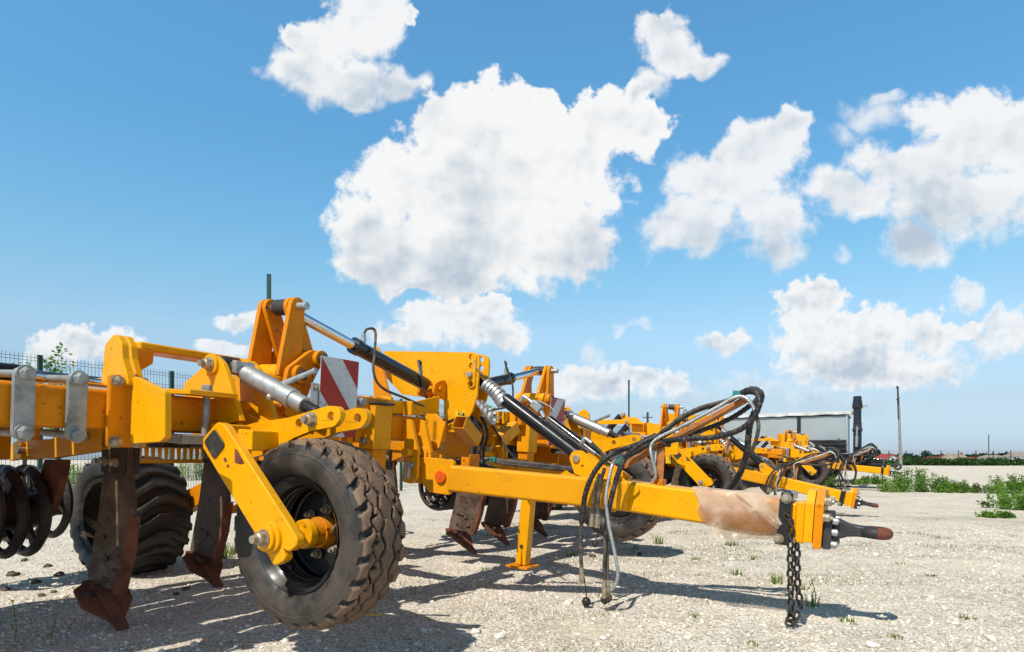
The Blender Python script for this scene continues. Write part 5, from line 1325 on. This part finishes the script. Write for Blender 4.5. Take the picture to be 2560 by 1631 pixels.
for o in Bm.children:
    if o.get('swing'): o.rotation_euler = (0, th, 0); o.location = piv-Matrix.Rotation(th, 3, 'Y') @ piv
for r_ in (A, Bm, Cm):
    for o in r_.children:
        if 'swing' in o: del o['swing']
lp = lambda items, u: [P(zF(*q), u=u, org=ORG+OC) for q in items]
for k, (pts, r_) in enumerate(((((560, 900), (640, 890), (720, 920), (780, 1010), (830, 1060), (900, 1090), (980, 1150), (1020, 1260), (1000, 1390), (920, 1450), (830, 1420), (770, 1300), (740, 1150), (740, 1060)), .032),
                               (((600, 905), (690, 910), (760, 980), (820, 1080), (880, 1180), (950, 1250)), .05), (((740, 1060), (735, 1200), (750, 1350), (790, 1500)), .022))):
    spiral(Cm, lp(pts, -.15), r_, pitch=.05)
tag(Cm, 'third yellow cultivator, furthest of the row, in front of the pale trailer')

# ------------------------------------------------------------------ chain and plastic wrap on the nearest drawbar
def frame_root(name, base):
    return empty(name, ORG+FRAME @ Vector(base), (0, PITCH, -YAW)), Vector(base)

def link_mesh():
    m = MB(); L, Wd = .0095, .0152; pts = []
    for k in range(24):
        x = 2*math.pi*k/24; pts.append(Vector((Wd*math.cos(x), 0, Wd*math.sin(x)+(L if math.sin(x) >= 0 else -L)*.62)))
    pts.append(pts[0]); 
    return m.tube(pts, .0068, 8, caps=False)
def chain():
    base = Vector((1.565, -.155, .112)); root, b = frame_root('safety_chain', base)
    tag(root, 'rusty black chain hanging double from the nearest drawbar end to the gravel', 'chain')
    first = [None]
    def link(p, rot):
        if first[0] is None:
            o = link_mesh().build('chain_link', 'mudsteel_dark', root, smooth=60); first[0] = o
        else:
            o = first[0].copy(); COL.objects.link(o); o.parent = root
        o.location = p-b; o.rotation_euler = rot
    def strand(pts, twist=0):
        sm = smooth(pts, 12); L = [0]
        for a_, b_ in zip(sm, sm[1:]): L.append(L[-1]+(b_-a_).length)
        n = int(L[-1]/.0375); j = 0
        for i in range(n+1):
            d = L[-1]*i/max(1, n)
            while j < len(L)-2 and L[j+1] < d: j += 1
            f = (d-L[j])/max(1e-6, L[j+1]-L[j]); p = sm[j].lerp(sm[j+1], f); tn = (sm[j+1]-sm[j]).normalized()
            q = tn.to_track_quat('Z', 'X'); e = (q @ Matrix.Rotation(R(90 if i % 2 else 0)+R(25)+twist, 3, 'Z').to_quaternion()).to_euler()
            link(p, e)
    pz = lambda x, y, u: P(z9(x, y), u=u)
    strand([pz(1050, 385, -.158), pz(1078, 420, -.165), pz(1078, 520, -.165), pz(1074, 720, -.165), pz(1076, 960, -.165), pz(1082, 1130, -.165), pz(1078, 1235, -.165)])
    strand([pz(1132, 635, -.10), pz(1132, 800, -.10), pz(1138, 980, -.10), pz(1160, 1130, -.10)], .5)
    strand([pz(1075, 1250, -.17), pz(1050, 1275, -.19), pz(1085, 1285, -.20), pz(1110, 1255, -.16), pz(1130, 1220, -.14)], .8)
    t = MB(); a = pz(1128, 1165, -.12); c = pz(1118, 1235, -.12); t.beam(a, c, .02, .012, (0, 1, 0)); t.build('chain_hook', 'rust', root, .003)
chain()

def film():
    base = Vector((1.22, 0, .56)); root, b = frame_root('plastic_wrap', base)
    rs = np.random.RandomState(5); m = MB(); NA, NT_ = 44, 24
    t_top, t_bot, t1 = P(z9(235, 150), u=-.10)[0], P(z9(350, 455), u=-.10)[0], 1.515
    grid = []
    for j in range(NT_+1):
        f = j/NT_
        for i in range(NA):
            a = 2*math.pi*(i+(.5 if j % 2 else 0))/NA; cx, cz = math.cos(a), math.sin(a)
            t0 = t_top+(t_bot-t_top)*(.5-.5*cz)+.014*math.sin(a*5)
            t = t0+(t1-t0)*f+(rs.rand()-.5)*.012*(0 < j < NT_)
            zc, hh, hw = .712-.036*(t-1), .096, .104
            k = 1/max(abs(cx), abs(cz)); sq = .90*k+.10; sag = .5-.5*cz
            rid = abs(float(vnoise(t*6+a*1.3, a*2.0-t*4, 1, 33))); rid2 = abs(float(vnoise(t*13-a*2, a*4.0+t*5, 1, 35)))
            off = .008+.055*max(0, .32-rid)*(.2+.8*sag)*.5+.012*max(0, .25-rid2)*(.3+.7*sag)+.004*(rs.rand()-.5)*(.3+sag)
            y = -cx*(hw*sq+off); z = zc+cz*(hh*sq+off)-.018*sag*math.sin(math.pi*f)
            grid.append(Vector((t, y, z))-b)
    fs = []
    for j in range(NT_):
        for i in range(NA):
            l = (i+1) % NA; A_, B_, C_, D_ = j*NA+i, j*NA+l, (j+1)*NA+l, (j+1)*NA+i
            fs += [(A_, B_, D_), (B_, C_, D_)] if j % 2 == 0 else [(A_, B_, C_), (A_, C_, D_)]
    m.add(grid, fs)
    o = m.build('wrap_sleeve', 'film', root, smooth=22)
    def flap(name, corners, n=14, amp=.018, sd=1):
        c = [Vector(x)-b for x in corners]; v = []; f = []
        for j in range(n+1):
            for i in range(n+1):
                s, t = i/n, j/n; p = (c[0]*(1-s)+c[1]*s)*(1-t)+(c[3]*(1-s)+c[2]*s)*t
                w = amp*(float(vnoise(s*3+sd, t*3, 1, 40+sd))*2); v.append(p+Vector((0, -abs(w), w*.4)))
        for j in range(n):
            for i in range(n): f.append((j*(n+1)+i, j*(n+1)+i+1, (j+1)*(n+1)+i+1, (j+1)*(n+1)+i))
        MB().add(v, f).build(name, 'film', root, smooth=40)
    q = lambda x, y, u: P(z9(x, y), u=u)
    # near face of the sheet: folds and creases laid out by hand (photograph column, row, stand-off)
    zW = zoom(1500, 1180, 2.744)
    pts = [(635, 120, -.01), (760, 121, -.006), (860, 130, .004), (920, 133, 0), (1000, 150, 0), (1100, 170, 0), (1180, 190, 0), (1245, 197, 0), (690, 220, .004), (775, 235, .010), (862, 175, .030), (955, 205, .004), (1040, 262, .022), (1130, 255, .004), (1238, 285, .004),
           (728, 310, .010), (720, 380, .024), (850, 315, .034), (795, 345, .010), (900, 308, .020), (1022, 291, .028), (1046, 268, .042), (1062, 350, .010), (1160, 345, .008), (1228, 400, .004), (770, 430, .030), (836, 496, .040), (862, 466, .020), (818, 425, .002), (925, 472, .034), (895, 400, .008), (960, 440, .006), (1006, 430, .034), (980, 370, .010), (1068, 452, .018), (1100, 468, .008), (1130, 410, .020), (1198, 462, .006), (905, 250, .008), (1080, 215, .008)]
    from mathutils.geometry import delaunay_2d_cdt
    res = delaunay_2d_cdt([Vector((p_[0], p_[1])) for p_ in pts], [], [], 0, 1e-4)
    vv = [P(zW(p_[0], p_[1]), u=-.122-1.25*p_[2])-b for p_ in pts]
    lo = [0, 1, 2, 3, 4, 5, 6, 7, 14, 24, 37, 35, 34, 29, 27, 26, 25, 16, 15, 8]      # outline
    def inside(x, y):
        c_ = False
        for i in range(len(lo)):
            (x1_, y1_), (x2_, y2_) = pts[lo[i]][:2], pts[lo[i-1]][:2]
            if (y1_ > y) != (y2_ > y) and x < (x2_-x1_)*(y-y1_)/(y2_-y1_)+x1_: c_ = not c_
        return c_
    tri = [f for f in res[2] if inside(sum(res[0][i][0] for i in f)/3, sum(res[0][i][1] for i in f)/3)]
    idx = [r_[0] for r_ in res[3]]
    sh_ = MB().add(vv, [tuple(idx[i] for i in f) for f in tri]).build('creased_sheet', 'film', root, smooth=24)
    sub = sh_.modifiers.new('soften', 'SUBSURF'); sub.subdivision_type = 'CATMULL_CLARK'; sub.levels = sub.render_levels = 2
    qW = lambda x, y, u: P(zW(x, y), u=u)
    flap('torn_flap', [qW(918, 134, -.135), qW(1092, 104, -.02), qW(1256, 352, -.165), qW(1222, 386, -.175)], sd=2, amp=.014)
    flap('torn_flap', [qW(1000, 148, -.10), qW(1090, 106, -.015), qW(1170, 185, -.02), qW(1120, 178, -.11)], sd=4, amp=.008)
    tag(root, 'crumpled translucent plastic film wrapped round the nearest drawbar', 'plastic wrap')
film()

# ------------------------------------------------------------------ background machines
def seeder():
    org = Vector(((2140-CX)/F*22, 22, 0)); root = empty('seed_drill', org, (0, 0, -YAW)); d = 22.0
    tag(root, 'black machine with tall upright fan tube and hose loop beside the pale trailer', 'seed drill')
    inv = Matrix.Rotation(YAW, 3, 'Z'); L = lambda q, dd=d: inv @ (D(*zF(*q), dd)-org)
    B = lambda mb, n, mt, par=root, bev=.01, **k: mb.build(n, mt, par, bev, **k)
    x0 = L((1045, 940)); top = L((1055, 85)); c = Vector((x0[0], x0[1], 0))
    m = MB(); m.lathe(c, (0, 0, 1), [(.128, x0[2]-.3), (.128, L((0, 640))[2]), (.120, L((0, 620))[2]), (.120, L((0, 160))[2]), (.114, L((0, 110))[2]), (.09, top[2]), (0, top[2]+.01)], 40); tb = B(m, 'fan_tube', 'black', bev=0)
    m = MB(); z = L((0, 610))[2]; m.lathe(c, (0, 0, 1), [(.124, z-.06), (.150, z-.04), (.155, z+.02), (.135, z+.05), (.124, z+.20), (.135, z+.205), (.135, z+.225), (.121, z+.23)], 32); B(m, 'tube_collar', 'steel', tb, 0)
    m = MB(); za, zb = L((0, 270))[2], L((0, 130))[2]; m.lathe(c, (0, 0, 1), [(.123, za-.02), (.160, za+.03), (.158, za+.12), (.130, zb), (.122, zb+.12)], 32); B(m, 'tube_hood', 'black', tb, 0)
    m = MB(); q = L((1160, 222)); m.beam(q-Vector((.1, 0, 0)), q+Vector((.06, -.05, 0)), .1, .08); B(m, 'white_lamp', 'tarp', tb, .01)
    m = MB(); a_, b_ = L((1038, 560), d-.3), L((1030, 880), d-.3); m.cyl(a_, a_.lerp(b_, .5), .025); m.cyl(a_.lerp(b_, .45), b_, .045); B(m, 'actuator', 'zinc', tb, .004)
    m = MB(); m.box((c[0]-1.0, c[1]-.5, .55), (c[0]+.75, c[1]+.5, .95)); m.box((c[0]-.9, c[1]-.4, .9), (c[0]+.5, c[1]+.4, 1.12)); B(m, 'base_frame', 'black', bev=.03)
    p0, p1 = L((900, 1190)), L((1705, 1200), 20.8); m = MB(); m.beam(p0, p1-Vector((.3, 0, 0)), .28, .16, w1=.12, h1=.10); tg = B(m, 'drawbar', 'black')
    m = MB(); m.beam(L((1250, 1145), 21.4), L((1690, 1195), 20.9), .08, .07); m.lathe(L((1685, 1195), 20.9), (0, 1, 0), [(.12, .04), (.12, -.04), (.05, -.05), (.05, .05)], 24, True); B(m, 'drawbar_eye', 'steel', tg, 0)
    m = MB(); w = L((600, 1240)); 
    for u in (-1.1, 1.1): B(MB().lathe((c[0]-1.2, c[1]+u, .42), (0, 1, 0), [(.0, -.12), (.2, -.12), (.25, -.15), (.40, -.14), (.42, 0), (.40, .14), (.25, .15), (.2, .12), (0, .12)], 36), 'wheel', 'sidewall', bev=0)
    for k, pts in enumerate([((890, 1060), (1050, 960), (1180, 890), (1260, 855), (1310, 880), (1320, 950), (1280, 1030), (1180, 1090), (1000, 1160)),
                             ((960, 1000), (1100, 930), (1230, 860), (1290, 855), (1330, 910), (1300, 1000), (1200, 1090), (1080, 1130)),
                             ((900, 1030), (1080, 930), (1240, 840), (1300, 850), (1335, 930), (1290, 1010), (1230, 1070)),
                             ((1280, 870), (1250, 960), (1130, 1050), (1000, 1130))]):
        m = MB(); m.tube(smooth([L(q, 21.3+.1*k) for q in pts], 6), .035, 8); B(m, 'hydraulic_hose', 'rubber', bev=0)
    m = MB(); m.tube(smooth([L(q, 21.2) for q in ((960, 1120), (1050, 1000), (1160, 910), (1270, 870), (1300, 910))], 6), .022, 8); B(m, 'silver_conduit_hose', 'zinc', bev=0)
    m = MB(); m.beam(L((890, 1060), 21.4), L((1160, 930), 21.4), .03, .05); m.beam(L((1130, 940), 21.4), L((1110, 1110), 21.4), .05, .05); B(m, 'hose_bracket', 'orangerod')
seeder()

def trailer():
    org = Vector(((2118-CX)/F*26, 26, 0)); a = Vector((-math.cos(YAW), math.sin(YAW), 0)); rz = math.atan2(-a[1], -a[0])
    root = empty('box_trailer', org, (0, 0, rz)); tag(root, 'pale silver sided trailer with white tarpaulin roof and black lower box', 'trailer')
    B = lambda mb, n, mt, par=root, bev=.01, **k: mb.build(n, mt, par, bev, **k)
    L, Wd, z0, zt = 5.6, 2.4, 1.68, 2.62
    m = MB(); m.box((-L, 0, .95), (-.05, Wd, zt)); bd = B(m, 'body', 'silverside', bev=.01)
    m = MB(); m.box((-.05, -.03, .9), (.02, .05, zt+.02)); m2 = B(m, 'corner_post', 'alu', bd)
    m = MB(); m.box((-L, -.02, zt), (0, Wd+.02, zt+.07)); B(m, 'roof_rail', 'steel', bd)
    m = MB(); m.box((-1.80, -.035, z0), (-1.66, -.003, zt)); B(m, 'side_pillar', 'black', bd)
    # slack tarpaulin along the roof edge
    v = []; f = []; n = 60
    for i in range(n+1):
        x = -L-.05+(L+.2)*i/n; s = .05*float(vnoise(i*.25, 0, 1, 61))+.05*math.sin(i*.9)*.3
        for y, z in ((-.09, zt+.04+s*.6), (-.075, zt+.12+s), (.2, zt+.17+s), (Wd*.5, zt+.26), (Wd, zt+.15)): v.append((x, y, z))
    for i in range(n):
        for k in range(4): f.append((i*5+k, i*5+k+1, i*5+6+k, i*5+5+k))
    B(MB().add(v, f), 'tarpaulin', 'tarp', bd, 0)
    m = MB(); m.box((-1.80, -.22, .95), (-.02, -.04, z0)); bx = B(m, 'lower_box', 'black', bev=.02)
    m = MB()
    for k in range(3): m.box((-1.82, -.26, 1.05+.2*k), (0, -.218, 1.12+.2*k))
    B(m, 'box_rib', 'black', bx, .008)
    m = MB(); m.box((-L, .2, .6), (0, Wd-.2, .95)); B(m, 'chassis', 'steel')
    for x in (-1.0, -2.2, -4.6):
        for y in (.15, Wd-.4):
            m = MB(); m.lathe((x, y, .48), (0, 1, 0), [(.0, 0), (.22, 0), (.26, -.02), (.45, 0), (.48, .12), (.45, .25), (.26, .26), (.2, .22), (0, .22)], 36); B(m, 'wheel', 'sidewall', bev=0)
    m = MB(); m.box((-.34, -.018, 1.70), (-.25, -.004, 1.745)); B(m, 'green_label', 'leaf', bd, 0)
trailer()

# ------------------------------------------------------------------ fences and poles
def mesh_fence(p0, dr, n, sp, h, label, rows, vstep, pole_r=.03, wr=.003):
    p0 = Vector(p0); dr = Vector(dr).normalized()
    root = empty('mesh_fence', p0, (0, 0, math.atan2(dr[1], dr[0]))); tag(root, label, 'fence')
    for k in range(n+1):
        m = MB(); m.box((k*sp-pole_r, -pole_r, -.1), (k*sp+pole_r, pole_r, h+.03)); m.build('fence_post', 'green', root, 0, 0)
    for k in range(n):
        m = MB(); c = int(sp/vstep)
        for i in range(c):
            x = k*sp+(i+.5)*sp/c; m.add([(x-wr, -.04, .1), (x+wr, -.04, .1), (x+wr, -.04, h+.03), (x-wr, -.04, h+.03), (x, -.04+wr*2, .1), (x, -.04+wr*2, h+.03)], [(0, 1, 2, 3), (1, 4, 5, 2), (4, 0, 3, 5)])
        for z in rows: m.box((k*sp, -.05, z-wr), ((k+1)*sp, -.05+2*wr, z+wr)); 
        m.build('mesh_panel', 'wire', root, 0, 0)
f0 = Vector((-7.8, 11.1, 0)); fd = Vector((.5, .866, 0)).normalized()
mesh_fence(f0-fd*4.64, fd, 17, 2.32, 2.6, 'dark green wire mesh fence running behind the cultivators on the left', [.3, .5, .9, 1.3, 1.5, 1.9, 2.3, 2.35, 2.52, 2.57], .058)
for k, lb in ((4.61, 'tall dark green pole rising behind the nearest linkage tower'), (27.9, 'tall dark green pole standing behind the second cultivator')):
    m = MB(); p = f0+fd*k+Vector((.0, .1, 0)); m.box((-.04, -.04, -.1), (.04, .04, 5.1)); m.box((-.05, -.05, -.01), (.05, .05, .01)); o = m.build('green_pole', 'green', None, .006, 0); o.location = p; tag(o, lb, 'pole')
mesh_fence((48, 118, -.4), (1, -.02, 0), 20, 3.0, 2.9, 'far wire mesh fence along the hedge at the yard edge', [.5, 1.3, 2.1, 2.85], .3, .05, .006)
p = D(2472, 1150, 112); m = MB(); m.cyl((0, 0, -1), (0, 0, 5.1), .07, n=10); o = m.build('green_pole', 'green'); o.location = (p[0], p[1], 0); tag(o, 'thin tall pole standing in the far fence at the right', 'pole')

p = D(2252, 1166, 94); r_ = empty('utility_pole', (p[0], p[1], 0)); tag(r_, 'tall bare concrete utility pole at the far edge of the yard', 'utility pole')
m = MB(); m.beam((0, 0, -.3), (-.25, 0, 8.4), .34, .34, (0, 1, 0), .24, .24); m.build('lower_shaft', 'concrete', r_, .02)
m = MB(); m.beam((-.25, 0, 6.6), (-.45, 0, 11.2), .26, .26, (0, 1, 0), .16, .16); m.beam((-.38, -.2, 9.6), (-.62, -.2, 9.2), .16, .3); m.build('upper_shaft', 'darkwood', r_, .02)
m = MB(); m.box((-.6, -.15, 10.9), (-.3, .15, 11.0)); m.cyl((-.55, 0, 11.0), (-.55, 0, 11.25), .06, n=8); m.build('insulator_bracket', 'darkwood', r_)
p = D(1619, 1150, 130); r_ = empty('power_pole', (p[0], p[1], 0)); tag(r_, 'distant power pole with two crossarms behind the second cultivator', 'power pole')
m = MB(); m.beam((0, 0, -.5), (0, 0, 10.1), .36, .36, (0, 1, 0)); m.beam((-1.2, 0, 2), (-.1, 0, 6.5), .2, .2, (0, 1, 0)); m.build('shaft', 'darkwood', r_)
for z, w in ((9.0, .95), (6.1, .95)):
    m = MB(); m.box((-w, -.08, z), (w, .08, z+.16)); a_ = m.build('crossarm', 'darkwood', r_)
    for x in (-w, -w*.45, w*.45, w): i_ = MB(); i_.cyl((x, 0, z+.16), (x, 0, z+.5), .07, n=8); i_.build('insulator', 'alu', a_)

# ------------------------------------------------------------------ far hedge, trees, houses
def hedge():
    rs = random.Random(9); v = []; f = []; n = 0
    m = MB()
    for k in range(26000):
        x = 26+rs.random()*96; y = 104+rs.random()*5+.02*(x-60); h = 1.05*(.72+1.1*float(vnoise(x, y, 2.2, 71))+.5*float(vnoise(x, 0, .7, 72)))
        z = rs.random()**.7*max(.25, h); p_ = Vector((x, y, z-.05))
        leaf_cluster(m, p_, (.12, .12, .1), 1, .44, rs)
    o = m.build('hedge', 'leafdark', smooth=0); tag(o, 'long low dark green hedge along the far edge of the yard', 'hedge', kind='stuff')
hedge()
def tree(px, ytop, wpx, d, label, seed, trunk=True, n=420, leaf=.7, mat='leaftree', group='distant trees behind the hedge'):
    rs = random.Random(seed); X = (px-CX)/F*d; zt = CAMH+(HZ-ytop)/F*d; W = wpx/F*d; z0 = -3.0 if d > 150 else 0
    root = empty('tree', (X, d, z0)); tag(root, label, 'tree', group); H = zt-z0
    t = MB(); t.cyl((0, 0, -.3), (0, 0, H*.55), .035*H, .018*H, 8)
    for k in range(5):
        a = k*1.3; t.cyl((0, 0, H*(.3+.05*k)), (math.cos(a)*W*.3, math.sin(a)*W*.3, H*(.6+.06*k)), .016*H, .006*H, 6)
    t.build('trunk', 'darkwood', root)
    c = MB()
    for k in range(11):
        a = rs.uniform(0, 6.28); r = W*.32*math.sqrt(rs.random()); q = Vector((math.cos(a)*r, math.sin(a)*r, H*rs.uniform(.42, .82)))
        leaf_cluster(c, q, (W*.24, W*.24, H*.17), n//11, leaf, rs)
    c.build('crown', mat, root, smooth=0)
tree(2311, 1124, 48, 230, 'largest round tree standing behind the hedge between the houses', 1, n=900)
tree(2190, 1120, 36, 200, 'dark tree right behind the black fan tube machine', 2, n=800)
tree(2545, 1133, 40, 210, 'round tree at the right edge behind the hedge', 3, n=700)
for i, (x, y, w) in enumerate([(2222, 1136, 26), (2245, 1137, 30), (2272, 1134, 26), (2342, 1137, 36), (2368, 1137, 30), (2402, 1139, 34), (2440, 1137, 30), (2462, 1134, 36), (2488, 1135, 36), (2512, 1132, 40), (2100, 1138, 40), (2150, 1137, 40), (2580, 1134, 40), (2055, 1138, 40), (1985, 1139, 44), (2208, 1139, 30), (2258, 1138, 30), (2290, 1138, 34), (2325, 1139, 36), (2385, 1138, 36), (2420, 1139, 36), (2475, 1138, 34), (2500, 1138, 34), (2530, 1136, 36), (2556, 1138, 40), (2350, 1140, 40)]):
    tree(x, y, w, 330, 'hazy green tree of the distant tree line behind the houses', 20+i, n=640, leaf=1.5)
def house(x0, x1, yr, ye, d, wall, roof, label, gable=False, depth=6, chim=False):
    X0, X1 = (x0-CX)/F*d, (x1-CX)/F*d; zr = CAMH+(HZ-yr)/F*d; ze = CAMH+(HZ-ye)/F*d; z0 = -3.2; w = (X1-X0)
    root = empty('house', ((X0+X1)/2, d, z0)); tag(root, label, 'house')
    hw = w/2; hr, he = zr-z0, ze-z0
    m = MB()
    if gable: m.prism([(-hw*.9, 0, 0), (hw*.9, 0, 0), (hw*.9, 0, he), (0, 0, hr-.15), (-hw*.9, 0, he)], (0, depth, 0))
    else: m.box((-hw*.92, .3, 0), (hw*.92, depth-.3, he))
    m.build('wall', wall, root)
    m = MB()
    if gable:
        for s in (-1, 1): m.prism([(s*hw*1.05, -.4, he-.2), (0, -.4, hr), (0, -.4, hr+.18), (s*hw*1.05, -.4, he)], (0, depth+.8, 0))
    else:
        e = w*.22; v = [(-hw, 0, he), (hw, 0, he), (hw, depth, he), (-hw, depth, he), (-hw+e, depth/2, hr), (hw-e, depth/2, hr)]
        m.add(v, [(0, 1, 5, 4), (1, 2, 5), (2, 3, 4, 5), (3, 0, 4), (3, 2, 1, 0)])
    rf = m.build('roof', roof, root, smooth=0)
    if chim: m = MB(); m.box((hw*.55, depth*.4, hr-1.2), (hw*.55+.5, depth*.4+.5, hr+.3)); m.build('chimney', 'roofred', rf)
    for x in (-.5, .45):
        m = MB(); m.box((x*hw-.5, -.04 if gable else .22, he-1.9), (x*hw+.5, .02 if gable else .32, he-.7)); m.build('window', 'pane', root)
house(2214, 2250, 1136.5, 1148, 190, 'wallwhite', 'roofred', 'white walled house with red gable roof beside the concrete pole', True)
house(2240, 2266, 1142.5, 1147, 196, 'wallwhite', 'roofred', 'low red roofed extension right of the white walled house', depth=5)
house(2328, 2366, 1141, 1148, 205, 'roofmaroon', 'roofmaroon', 'long low house with dark maroon roof')
house(2368, 2388, 1136.5, 1142, 230, 'roofmaroon', 'roofmaroon', 'small maroon roof peeping above the others')
house(2376, 2428, 1134, 1147, 200, 'wallwhite', 'roofgrey', 'broad house with grey hipped roof and red chimney', chim=True)
house(2428, 2458, 1143, 1149, 190, 'wallwhite', 'roofred', 'small house with faded red roof right of the grey hipped one')
house(2472, 2520, 1137.5, 1143.5, 220, 'wallwhite', 'roofgrey', 'long pale grey roofed house behind the far fence pole')
house(2540, 2600, 1131, 1141, 190, 'wallwhite', 'roofgrey', 'brown grey roofed house at the right edge')

def sapling(x, ytop, d, label, seed, wpx, n=240):
    rs = random.Random(seed); g = Vector(((x-CX)/F*d, d, 0)); H = CAMH+(HZ-ytop)/F*d; W = wpx/F*d
    root = empty('sapling', g); tag(root, label, 'young tree'); t = MB(); c = MB()
    for k in range(7):
        tp = Vector((rs.uniform(-.5, .5)*W, rs.uniform(-.4, .4)*W, H*rs.uniform(.8, 1.0))); pts = smooth([(0, 0, -.05), (tp[0]*.3, tp[1]*.3, H*.5), tp], 5); t.tube(pts, .014, 5, lambda f, i: .022*(1-f)+.004)
        for j in range(n//7):
            f = rs.uniform(.45, 1); p_ = Vector(pts[min(len(pts)-1, int(f*len(pts)))]); leaf_cluster(c, p_, (.16, .16, .12), 1, .10, rs)
    t.build('branches', 'darkwood', root); c.build('foliage', 'leaf', root, smooth=0)
sapling(146, 878, 14.5, 'leafy young tree behind the left fence post', 3, 62, 520)
sapling(60, 900, 15.5, 'sparse young tree behind the fence at far left', 5, 80, 300)
sapling(1222, 1008, 24, 'green treetop seen just right of the tall centre plate', 7, 30, 400)

m = MB(); m.add([(-.05, -.012, .004), (.05, .004, .004), (.055, .02, .006), (-.02, .018, .006), (-.05, .004, .004)], [(0, 1, 2, 3, 4)]); m2 = MB().prism([(-.055, -.014, .002), (.05, .0, .002), (.06, .018, .002), (-.02, .016, .002), (-.055, .002, .002)], (0, 0, .006))
o = m2.build('plastic_chip', 'sticker', None, .001); q = on((938, 1538)); o.location = (q[0], q[1], q[2]+.004); tag(o, 'small bright orange yellow chip on gravel beside the muddy tyre', 'plastic chip')
